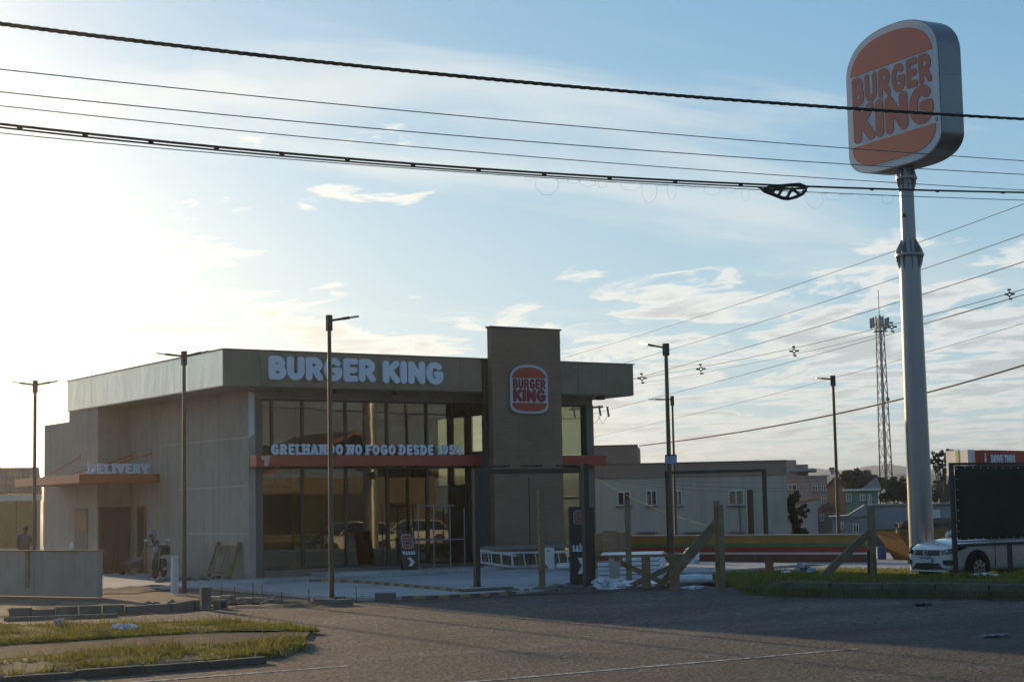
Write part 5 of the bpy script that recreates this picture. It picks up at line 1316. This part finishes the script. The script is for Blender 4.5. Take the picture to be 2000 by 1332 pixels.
def gable(T, O, X, Yd, W, depth, z, rise, mat, over=.3):
    MB().prism([(-over,z-.05),(W/2,z+rise),(W+over,z-.05),(W+over,z+.10),(W/2,z+rise+.16),(-over,z+.10)], O-Yd*over, X, (0,0,1), Yd*(depth+2*over)).build('roof', mat, T)
    MB().prism([(0,z-.06),(W,z-.06),(W/2,z+rise-.02)], O+Yd*.02, X, (0,0,1), Yd*(depth-.04)).build('gable_wall', T.children[0].data.materials[0], T)
def px_len(p, dist): return p*dist/FPX
DW = 88.
T,O,X,Yd,W,zt = far_house('white_house', 'long white house with brown parapet and raised corner behind the striped wall', 1150, 1538, 932, DW, 9, 'house_white',
    ((1208,1230,962,985),(1264,1281,959,985),(1318,1330,959,985),(1424,1451,959,984)))
zp = gd(1400,903,DW).z; zq = gd(1200,871,DW).z; xr = px_len(1247-1150, DW)
slab(T,'parapet',O,X,Yd,-.02,W+.02,-.03,9.03,zt,zp,'house_brown'); slab(T,'raised_corner',O,X,Yd,-.02,xr,-.035,6,zp,zq,'house_brown')
slab(T,'parapet_cap',O,X,Yd,-.06,W+.06,-.08,.2,zp,zp+.05,'concrete_old'); slab(T,'parapet_cap',O,X,Yd,-.06,xr+.04,-.08,.2,zq,zq+.05,'concrete_old')
slab(T,'downpipe',O,X,Yd,px_len(1440-1150,DW),px_len(1440-1150,DW)+.05,-.06,-.01,zt-5,zt-1.3,'concrete_old')
for i,(a_,b_) in enumerate(((1245,1284),(1336,1374),(1425,1456))):      # sheet-metal awnings at ground-floor level
    p,q = gd(a_,1040,DW-.02),gd(b_,1040,DW-.02); u0,u1 = (p-O).dot(X),(q-O).dot(X)
    aw = slab(T,'awning',O,X,Yd,u0,u1,-.9,-.01,p.z,p.z+.06,'galv_dark')
    for u_ in (u0+.15,u1-.15): MB().beam(O+X*u_-Yd*.85+Vector((0,0,p.z)), O+X*u_-Yd*.02+Vector((0,0,p.z-1.1)), .04).build('awning_stay','galv_dark',aw)
DA = 150.
T,O,X,Yd,W,zt = far_house('apartment_block', 'grey-pink stepped apartment block beyond the white house', 1530, 1618, 932, DA, 12, 'house_pink', ((1540,1555,947,956),(1588,1596,949,958),(1605,1612,949,958),(1605,1612,974,982)))
z1, z2, z3 = gd(1540,898,DA).z, gd(1570,906,DA).z, gd(1570,920,DA).z
slab(T,'stair_tower',O,X,Yd,0,px_len(27,DA),.5,9,zt,z1,'house_pink'); slab(T,'tank_room',O,X,Yd,px_len(27,DA),px_len(50,DA),1.5,9,zt,z2,'house_pink')
slab(T,'roof_slab',O,X,Yd,px_len(14,DA),px_len(66,DA),-.6,8,z3,z3+.18,'fibre_cement'); slab(T,'penthouse_window',O,X,Yd,px_len(15,DA),px_len(30,DA),.40,.6,z3-.7,z3-.2,'window_dark')
slab(T,'roof_edge',O,X,Yd,-.1,W+.1,-.15,.3,zt,zt+.14,'fibre_cement')
T,O,X,Yd,W,zt = far_house('orange_house', 'orange-brown gabled house end beside the far lamp post', 1618, 1653, 950, 138, 8, 'house_orange'); gable(T,O,X,Yd,W,8,zt,.75,'roof_tile',.12)
T,O,X,Yd,W,zt = far_house('green_house', 'green house with white-framed windows below the dark round tree', 1652, 1716, 958, 128, 8, 'house_green', ((1654,1662,966,978),(1681,1689,967,976),(1696,1701,966,983)))
slab(T,'eaves',O,X,Yd,-.2,W+.2,-.35,.1,zt,zt+.14,'white_paint')
xa = px_len(30,128); MB().prism([(xa,zt+.14),(W+.25,zt+.14),(W+.25,zt+.22),(xa+1.15,zt+1.0)], O-Yd*.25, X, (0,0,1), Yd*8).build('roof','fibre_cement',T)
T,O,X,Yd,W,zt = far_house('white_gable_house', 'narrow white sloping-roofed house by the green bush', 1569, 1597, 990, 108, 7, 'house_blue'); MB().prism([(-.05,zt),(W+.05,zt),(W+.05,zt+.42),(-.05,zt+.05)], O-Yd*.02, X, (0,0,1), Yd*7).build('gable_wall','house_blue',T)
MB().prism([(-1.4,zt+.02),(W+.08,zt+.44),(W+.08,zt+.56),(-1.4,zt+.14)], O-Yd*.1, X, (0,0,1), Yd*6).build('roof','roof_tile',T)
T,O,X,Yd,W,zt = far_house('brown_house', 'small brown house with tiled roof between white house and lamp', 1597, 1640, 1000, 112, 7, 'house_brown', ((1602,1608,1006,1016),)); gable(T,O,X,Yd,W,7,zt,.55,'roof_tile',.1)
T,O,X,Yd,W,zt = far_house('blue_house', 'pale blue-grey low house with sloping roof left of the timber prop', 1624, 1700, 1008, 98, 8, 'house_blue', ((1668,1676,1025,1038),(1640,1646,1022,1032)))
MB().prism([(-.2,zt),(W*.4,zt+.05),(W*.86,zt+.62),(W*.9,zt+.5),(W+.1,zt),(-.2,zt-.05)], O-Yd*.2, X, (0,0,1), Yd*8).build('roof','fibre_cement',T)
T,O,X,Yd,W,zt = far_house('shed', 'blue-grey flat shed immediately left of the pylon', 1698, 1772, 987, 104, 8, 'house_blue', ((1752,1760,1022,1036),))
slab(T,'roof_edge',O,X,Yd,-.1,W+.1,-.2,8.1,zt,zt+.10,'fibre_cement')
T,O,X,Yd,W,zt = far_house('shed', 'grey sloping shed with pale door right of the pylon', 1812, 1866, 985, 92, 8, 'house_blue'); 
MB().prism([(-.1,zt),(W+.1,zt),(W+.1,zt+.18),(-.1,zt-.04)], O-Yd*.2, X, (0,0,1), Yd*8.2).build('roof','fibre_cement',T)
slab(T,'door',O,X,Yd,.15,.62,-.03,.0,zt-1.9,zt-.25,'white_paint')
T,O,X,Yd,W,zt = far_house('brick_shed', 'dark brick lean-to behind the car bonnet', 1800, 1860, 1034, 74, 4, 'brick_red'); slab(T,'roof_sheet',O,X,Yd,-.1,W+.1,-.2,4.1,zt,zt+.08,'fibre_cement')
T,O,X,Yd,W,zt = far_house('garden_wall', 'dark garden wall at the foot of the blue house', 1590, 1745, 1050, 82, .3, 'wall_dark'); T['category'] = 'wall'
T,O,X,Yd,W,zt = far_house('neighbour_shop', 'low neighbouring shop with brown corrugated roof at far left', -120, 79, 968, 84, 10, 'house_cream')
slab(T,'white_beam',O,X,Yd,-.2,W+.05,-.25,.0,zt-.25,zt+.05,'white_paint')
slab(T,'shop_window',O,X,Yd,1.0,W-.15,-.05,-.01,zt-2.4,zt-.3,M('olive_pane',(.16,.14,.05),.3))
for k in range(4): slab(T,'window_post',O,X,Yd,.9+k*1.25,.98+k*1.25,-.09,-.05,zt-2.4,zt-.3,'post_rim')
zr = gd(40,907,84).z
for k in range(36):                                    # corrugations
    x0 = -.3+(W+.35)*k/36; x1 = -.3+(W+.35)*(k+1)/36
    MB().tube([O+X*((x0+x1)/2)-Yd*.35+Vector((0,0,zt+.10)), O+X*((x0+x1)/2)+Yd*5+Vector((0,0,zr-.05))], (x1-x0)*.54, 6).build('roof_rib','roof_tile',T)

# ------------------------------------------------------------------ trees
def tree(name, label, base, h, crown, n, leaf, mat, trunk_r=.16, clumps=12, seed=1, gap=.0):
    """crown: list of (dx,dy,z,rx,rz) lobes"""
    T = thing(name, label, 'tree', tuple(base), 0); r = random.Random(seed); base = Vector(base)
    zc = sum(c[2] for c in crown)/len(crown)
    MB().tube([base, base+Vector((.1,0,zc*.5)), base+Vector((0,.1,zc))], [trunk_r, trunk_r*.75, trunk_r*.35], 8).build('trunk', 'bark', T, smooth=True)
    for c in crown[:8]: MB().tube([base+Vector((0,0,zc*.55)), base+Vector((c[0]*.5,c[1]*.5,(zc*.55+c[2])/2)), base+Vector((c[0],c[1],c[2]))], [trunk_r*.45, trunk_r*.3, trunk_r*.12], 6).build('limb', 'bark', T)
    V = []; Fc = []
    lob = []
    for c in crown:
        for k in range(clumps):
            a = r.uniform(0,6.283); ph = math.acos(r.uniform(-1,1)); q = r.uniform(.35,1.0)
            lob.append((base+Vector((c[0]+c[3]*q*math.sin(ph)*math.cos(a), c[1]+c[3]*q*math.sin(ph)*math.sin(a), c[2]+c[4]*q*math.cos(ph))), c[3]*r.uniform(.22,.42)))
    for k in range(n):
        c, rr = lob[r.randrange(len(lob))]
        d = Vector((r.gauss(0,1),r.gauss(0,1),r.gauss(0,1)))
        if d.length < 1e-4: continue
        p = c + d.normalized()*rr*r.uniform(.3,1)**.6
        a = Vector((r.gauss(0,1),r.gauss(0,1),r.gauss(0,.6))).normalized(); b = a.cross(Vector((r.gauss(0,1),r.gauss(0,1),r.gauss(0,1)))).normalized(); s = leaf*r.uniform(.6,1.3)
        i = len(V); V += [p-a*s, p+b*s*.55, p+a*s, p-b*s*.55]; Fc.append((i,i+1,i+2,i+3))
    me = bpy.data.meshes.new('crown'); inv = ROOTM[T.name].inverted(); me.from_pydata([tuple(inv@p) for p in V], [], Fc)
    link('crown', me, mat, T); return T
def tree_px(name, label, px0, px1, ptop, pbot, dist, n, mat, seed, lobes=5, leaf=None):
    a, b = gd(px0,ptop,dist), gd(px1,ptop,dist); c = (a+b)/2; W = (b-a).length; gzr = ground_h(c.x,c.y); zt = c.z; zb = gd((px0+px1)/2,pbot,dist).z
    r = random.Random(seed*7); cr = []; H = zt-zb; base = Vector((c.x,c.y,gzr))
    for k in range(lobes):
        t = (k+.5)/lobes-.5; off = GR*((t if H < W*1.2 else r.uniform(-.5,.5))*W*.72); rr = W*r.uniform(.24,.34); up_ = (1-abs(t)*1.1)
        cr.append((off.x, off.y, zb-gzr+(H*(.45+.25*up_)+r.uniform(-.1,.1)*H if H < W*1.2 else H*(k+.6)/(lobes+.2)), max(rr,.3), H*r.uniform(.30,.42)*(1 if H < W*1.2 else .5)))
    return tree(name, label, base, zt-gzr, cr, n, leaf or max(.06, W*.03), mat, max(.12,W*.03), 14, seed)
tree_px('round_tree', 'dark round tree behind the green house', 1636, 1726, 917, 980, 165, 13000, 'leaf_dark', 3, 6)
tree_px('round_tree', 'dark tree immediately left of the pylon behind the shed', 1716, 1790, 938, 1000, 140, 11000, 'leaf_dark', 5, 5)
tree_px('bush', 'green bush at the corner of the white house', 1536, 1574, 966, 1046, 93, 9000, 'leaf_mid', 8, 9)
tree_px('bush', 'low dark trees right of the pylon above the shed', 1806, 1866, 938, 990, 130, 6000, 'leaf_mid', 9, 5)
def pine():
    D = 118.; b = gd(1845,950,D); gzr = ground_h(b.x,b.y); base = Vector((b.x,b.y,gzr)); cr = []
    for (x,y,rx,rz) in ((1832,886,.42,.25),(1845,884,.5,.25),(1858,884,.45,.25),(1868,890,.5,.3),(1825,895,.32,.2),(1822,903,.34,.25),(1833,902,.3,.22),(1846,894,.35,.5),(1842,908,.35,.35),(1850,902,.3,.3),(1832,916,.3,.35),(1838,928,.35,.35),(1846,922,.25,.3),(1856,920,.3,.4)):
        p = gd(x,y,D); cr.append((p.x-base.x, p.y-base.y, p.z-gzr, rx, rz))
    tree('umbrella_pine', 'dark open-crowned pine beside the kiosk, right of the pylon', base, 6, cr, 6500, .055, 'leaf_dark', .16, 6, 4)
pine()

# ------------------------------------------------------------------ wooded hills on the skyline
def hills(label_name, D, lo, pts, mat, seed):
    n = 700; V = []; Fc = []
    for i in range(n+1):
        az = R_(-26+52*i/n); d = GF*math.cos(az)+GR*math.sin(az); px_ = 1000+math.tan(az)*FPX
        ys = np.interp(px_, [p[0] for p in pts], [p[1] for p in pts])
        z = gd(min(max(px_,-3000),5000), ys, D).z if True else 0
        z += (mnoise.noise(Vector((i*.55,seed,0)))*1.5+mnoise.noise(Vector((i*.13,seed,2)))*2.2)*D/1800
        for (k, zz, back) in ((0, lo, 0), (1, lo+(z-lo)*.6, D*.04), (2, z, D*.09), (3, z*.7, D*.2)):
            q = CAM+d*(D+back); V.append((q.x,q.y,zz if k < 2 else zz*(1+back/D)))
    for i in range(n):
        for k in range(3): a = i*4+k; Fc.append((a, a+4, a+5, a+1))
    structure('hills', MB().add(V, Fc), mat, smooth=True)
hills('h', 2300., -12, [(-3000,945),(0,940),(1150,925),(1500,922),(1580,914),(1650,920),(1700,909),(1730,906),(1780,915),(1850,918),(2000,920),(5000,900)], 'hill', 1)
hills('h', 1300., -14, [(-3000,960),(0,955),(1150,935),(1550,930),(1620,926),(1690,932),(1760,926),(1850,930),(2000,926),(5000,910)], 'hill', 5)

# ------------------------------------------------------------------ lattice mast
def mast():
    D = 172.; top, bot = gd(1719,650,D), gd(1731,955,D); b = Vector((bot.x,bot.y,ground_h(bot.x,bot.y)))
    T = thing('radio_mast', 'tall steel lattice mast with antenna panels left of the pylon', 'mast', tuple(b))
    ztop = gd(1719,616,D).z; wb_, wt = px_len(17,D), px_len(8,D)
    def leg(k, t): a = R_(100+k*120); w_ = wb_+(wt-wb_)*t; return b+Vector((math.cos(a)*w_, math.sin(a)*w_, (ztop-b.z)*t))
    for k in range(3): MB().tube([leg(k,0),leg(k,1)], [.075,.045], 6).build('leg','post_dark',T)
    n = 17
    for i in range(n):
        t0, t1 = i/n, (i+1)/n
        for k in range(3):
            k2 = (k+1) % 3
            MB().beam(leg(k,t0),leg(k2,t1),.035).beam(leg(k2,t0),leg(k,t1),.035).build('brace','post_dark',T)
    c = lambda z: Vector((b.x,b.y,z))
    MB().lathe(c(ztop-1.6), [(.75,0),(.75,.07)], 8).build('platform','galv_dark',T)
    for k in range(6):
        a = k*1.047; p = c(ztop-.9)+Vector((math.cos(a),math.sin(a),0))*.85
        MB().box(p.x-.09,p.x+.09,p.y-.09,p.y+.09,p.z-.35,p.z+.65).build('antenna_panel','galv_dark',T)
        MB().beam(c(ztop-.9), p, .06).build('antenna_arm','galv_dark',T)
    MB().tube([c(ztop),c(gd(1728,566,D).z)], .035, 5).build('whip','galv_dark',T)
    for z_, s in ((gd(1722,640,D).z,.25),(gd(1722,780,D).z,.2)): MB().blob(c(z_)+GR*.5, s, s, s, 0, 1, 2).build('dish','galv_dark',T)
    MB().beam(c(b.z)+GR*.1, c(ztop)+GR*.1, .10).build('cable_ladder','galv_dark',T)
mast()

# ------------------------------------------------------------------ overhead cables
def wire(name, label, pts, r, mat, group=None, n=60, twist=0, v=None, dists=None, cat='cable'):
    xs = [p[0] for p in pts]; ys = [p[1] for p in pts]; deg = min(2, len(pts)-1)
    if len(pts) <= 3: co = np.polyfit(xs, ys, deg); f = lambda x: float(np.polyval(co, x))
    else: co = np.polyfit(xs, ys, 2); f = lambda x: float(np.polyval(co, x))
    P = []; x0, x1 = xs[0], xs[-1]
    for i in range(n+1):
        x = x0+(x1-x0)*i/n; y = f(x)
        if v is not None: P.append(gv(x,y,v))
        else:
            inv = 1/dists[0]+(1/dists[1]-1/dists[0])*(x-x0)/(x1-x0); P.append(gd(x,y,1/inv))
    if name == 'power_line':      # the span runs on past the edge of the view to its next pole
        P.append(P[-1] + (P[-1]-P[-2]).normalized()*70); n += 1
    T = thing(name, label, cat, tuple(P[0]), 0, group)
    if twist:
        m = 900; Q = []
        for k in range(3):
            S = []
            for i in range(m+1):
                t = i/m*n; j = min(int(t), n-1); p = P[j]+(P[j+1]-P[j])*(t-j); a = i/m*twist*6.283+k*2.094
                S.append(p+Vector((0,math.cos(a),math.sin(a)))*r*.9)
            MB().tube(S, r*.8, 6).build('strand', mat, T, smooth=True)
    else: MB().tube(P, r, 6).build('strand', mat, T, smooth=True)
    return T, P
G1 = 'overhead cables along the road'
V0 = -22.5
wire('overhead_cable', 'thick twisted black cable, highest of those crossing the whole sky', [(-260,13),(0,45),(1000,160),(2000,233),(2300,248)], .021, 'cable_black', G1, 60, 46, V0)
wire('overhead_cable', 'thin bluish wire, second from the top across the whole sky', [(-260,107),(0,135),(1000,236),(2000,315),(2300,334)], .009, 'cable_blue', G1, v=V0-.3)
wire('overhead_cable', 'thin bluish wire, third from the top across the whole sky', [(-260,152),(0,178),(1000,275),(2000,341),(2300,356)], .009, 'cable_blue', G1, v=V0-.5)
wire('overhead_cable', 'thin bluish wire just above the thick lower bundle', [(-260,179),(0,205),(1000,303),(1480,341),(2000,372),(2300,386)], .008, 'cable_blue', G1, v=V0-.2)
T5, P5 = wire('overhead_cable', 'thick black cable bundle carrying the splice loop', [(-260,212),(0,241),(1000,332),(1500,364),(2000,377),(2300,378)], .021, 'cable_black', G1, v=V0)
MB().tube([p+Vector((0,.03,-.045)) for p in P5[:44]], .015, 6).build('strand', 'cable_black', T5, smooth=True)
for k in range(4, 56, 3): 
    p = P5[k]; MB().beam(p-Vector((.04,0,.02)), p+Vector((.04,0,-.02)), .03).build('lashing', 'cable_black', T5)
T6, P6 = wire('overhead_cable', 'thinnest lowest wire with loose curls hanging from it', [(-260,233),(0,260),(1000,343),(1600,377),(2000,391),(2300,399)], .008, 'cable_blue', G1, v=V0+.1)
def curl():
    r = random.Random(3); pts = []
    x = 1030
    while x < 1760:
        i = (x+260)/2560*60; j = min(int(i),59); p = P6[j]+(P6[j+1]-P6[j])*(i-j); amp = r.choice((.03,.06,.12,.2,.3))*r.uniform(.6,1.2) if not 1480 < x < 1570 else .015; ww = r.uniform(.2,1.3)
        for k in range(12):
            a = k/12*6.283; pts.append(p+Vector((.13*k/12*2.2*ww-.10*math.sin(a)*ww*r.uniform(.8,1.3), .05*math.sin(a), -amp*(1-math.cos(a))/2+r.uniform(-.008,.008))))
        x += 14+r.uniform(0,34)
    MB().tube(pts, .0018, 4).build('loose_wire', 'cable_blue', T6)
curl()
def snowshoe():
    A = lambda x,y: gv(x,y,V0-.08)
    T = thing('cable_storage_loop', 'black teardrop cable-slack bracket hanging on the thick bundle', 'bracket', tuple(A(1530,375)))
    o = [(1489,372),(1505,364),(1525,363),(1548,361),(1562,360),(1572,364),(1574,372),(1568,379),(1556,385),(1540,389),(1528,388),(1510,381),(1492,374)]
    MB().tube([A(*p) for p in o], .030, 8).build('rim', 'cable_black', T, smooth=True)
    for a_,b_ in (((1500,371),(1572,368)),((1528,369),(1520,383)),((1548,367),(1537,386)),((1548,370),(1562,380)),((1489,372),(1512,374))): MB().beam(A(*a_),A(*b_),.05,.04).build('rib','cable_black',T)
    MB().tube([A(1480,366),A(1496,372),A(1528,385),A(1545,387),A(1566,378),A(1571,367),A(1555,363),A(1500,367)], .018, 6).build('slack_cable','cable_black',T,smooth=True)
snowshoe()
G2 = 'power lines rising to the right behind the pylon'
for lab, pts, r, ds in (
    ('uppermost power line rising to the right behind the pylon', [(1100,699),(1426,600),(2000,397),(2150,342)], .011, (120,52)),
    ('second power line rising to the right behind the pylon', [(1150,729),(1579,600),(2000,457),(2150,404)], .012, (120,52)),
    ('third power line rising to the right behind the pylon', [(1225,743),(1660,619),(2000,511),(2150,461)], .015, (118,52)),
    ('spacer-carrying upper line of the close-set bundle behind the pylon', [(1236,741),(1369,718),(1551,681),(1742,634),(1972,572),(2150,520)], .013, (118,52)),
    ('lower line of the spacer-carrying bundle behind the pylon', [(1240,750),(1369,729),(1551,692),(1742,648),(1972,582),(2150,528)], .009, (118,52)),
    ('line running from behind the tower fascia to the top of the mast', [(1153,809),(1400,746),(1660,675),(2000,575),(2150,530)], .012, (118,54)),
    ('faint low line rising past the far slim lamp post', [(1155,855),(1400,797),(1660,731),(2000,630),(2150,585)], .008, (118,54)),):
    wire('power_line', lab, pts, r, 'cable_black', G2, dists=ds)
wire('power_line', 'twisted black service cable rising from the raised corner of the white house', [(1249,870),(1450,843),(1660,805),(1830,760),(2000,712),(2150,665)], .018, 'cable_black', G2, 60, 60, dists=(86,50))
for i,(lab, pts, ds) in enumerate((('upper dark service wire crossing the white house wall', [(1155,930),(1300,938),(1540,942),(1780,928)], (84,84)), ('middle dark service wire crossing the white house wall', [(1155,931),(1300,946),(1540,952),(1780,943)], (84,84)),
    ('lower thin service wire crossing the white house wall', [(1170,933),(1300,952),(1540,958)], (84,84)), ('wire sloping down from the house corner to the timber posts', [(1165,934),(1250,980),(1330,1010),(1396,1030)], (80,62)),
    ('dark wire sloping up from the striped wall to the pylon', [(1600,1046),(1690,1015),(1780,972),(1850,940)], (70,62)))):
    wire('service_wire', lab, pts, .007, 'cable_black', 'service wires in front of the houses', dists=ds)
def spacer(px_, py_, dist, lab):
    p = gd(px_,py_,dist); T = thing('line_spacer', lab, 'spacer', tuple(p), 0, 'cross-shaped line spacers'); s = px_len(10,dist)
    MB().prism([(-.5*s,0),(0,.6*s),(.5*s,0),(0,-.6*s),(-.5*s,0),(-.28*s,0),(0,-.32*s),(.28*s,0),(0,.32*s),(-.28*s,0)], p, GR, (0,0,1), GF*.05).build('frame','cable_black',T)
    for dx,dz in ((-.8,.0),(.8,.05),(-.1,1.0),(.15,-1.0)): MB().obox(p+GR*dx*s*.8+Vector((0,0,dz*s*.85)), GR*s*.28, GF*.04, Vector((0,0,s*.16))).build('clamp','cable_black',T)
for x,y,d,lab in ((1972,575,55,'nearest cross-shaped spacer on the lines at far right'),(1742,639,64,'cross-shaped spacer between the mast and the pylon'),(1551,686,77,'cross-shaped spacer above the far slim lamp post'),(1369,721,95,'cross-shaped spacer right of the lit lamp'),(1254,739,114,'smallest cross-shaped spacer beside the fascia end')): spacer(x,y,d,lab)
# pole and cross-arm of that line, behind the building's right corner
def utility_pole():
    D = 117.; b = gd(1150,1000,D); b.z = ground_h(b.x,b.y); T = thing('utility_pole', 'utility pole with cross-arm and insulators behind the right glass bay', 'pole', tuple(b))
    zt = gd(1160,770,D).z; MB().tube([b, Vector((b.x,b.y,zt))], [.18,.13], 10).build('shaft','concrete_old',T)
    MB().beam(gd(1112,800,D),gd(1178,794,D),.12,.14).build('cross_arm','timber_grey',T)
    for x,y in ((1120,803),(1138,801),(1170,800),(1186,802)): MB().beam(gd(x,y-8,D),gd(x+3,y+12,D),.10).build('insulator','post_dark',T)
    for k,(x0,x1) in enumerate(((1120,1140),(1150,1172),(1168,1186))): MB().tube([gd(x0,812,D),gd((x0+x1)/2,828,D),gd(x1,814,D)], .018, 5).build('jumper','cable_black',T)
utility_pole()

# ------------------------------------------------------------------ across the road, seen only in the glass
c2 = make_car('white car on the far lane, seen mirrored in the glass front', (24.5,-30.6,.01), math.pi)
T = thing('far_side_house', 'gabled house across the road, mirrored in the glass front', 'house', (34,-60,0))
MB().box(30,44,-66,-58,0,4.4).build('wall',M('house_shade', (.12,.10,.075), .85),T); MB().prism([(-.5,4.3),(7,7.4),(14.5,4.3),(14.5,4.5),(7,7.65),(-.5,4.5)], (30,-67,0), (1,0,0), (0,0,1), (0,9.8,0)).build('roof','roof_tile',T)
for x in (32,36,40): MB().box(x,x+1.3,-58,-57.96,1.2,2.6).build('window','window_dark',T)
for i,(x,y,h) in enumerate(((27,-57,5.5),(49,-58,8),(20,-60,6))):
    tree('street_tree', ('leafy street tree left of the mirrored house','leafy street tree right of the mirrored house','leafy street tree nearest the camera side, mirrored in the glass')[i], (x,y,0), h, [(0,0,h*.7,h*.25,h*.22),(.9,.4,h*.62,h*.2,h*.18),(-.8,-.3,h*.6,h*.2,h*.18)], 2500, .16, 'leaf_dark', .2, 10, 20+i)

# ------------------------------------------------------------------ evening air
def haze():
    m = bpy.data.materials.new('haze_air'); m.use_nodes = True; t = m.node_tree; t.nodes.clear()
    v = N(t, 'ShaderNodeVolumePrincipled'); v.inputs['Color'].default_value = (.93,.95,1,1); v.inputs['Density'].default_value = .00030; v.inputs['Anisotropy'].default_value = .84
    o = N(t, 'ShaderNodeOutputMaterial'); L(t, v.outputs[0], o.inputs['Volume'])
    MB().box(-3600,3600,-3600,3600,-25,85).build('haze', m, None, kind='stuff')
haze()
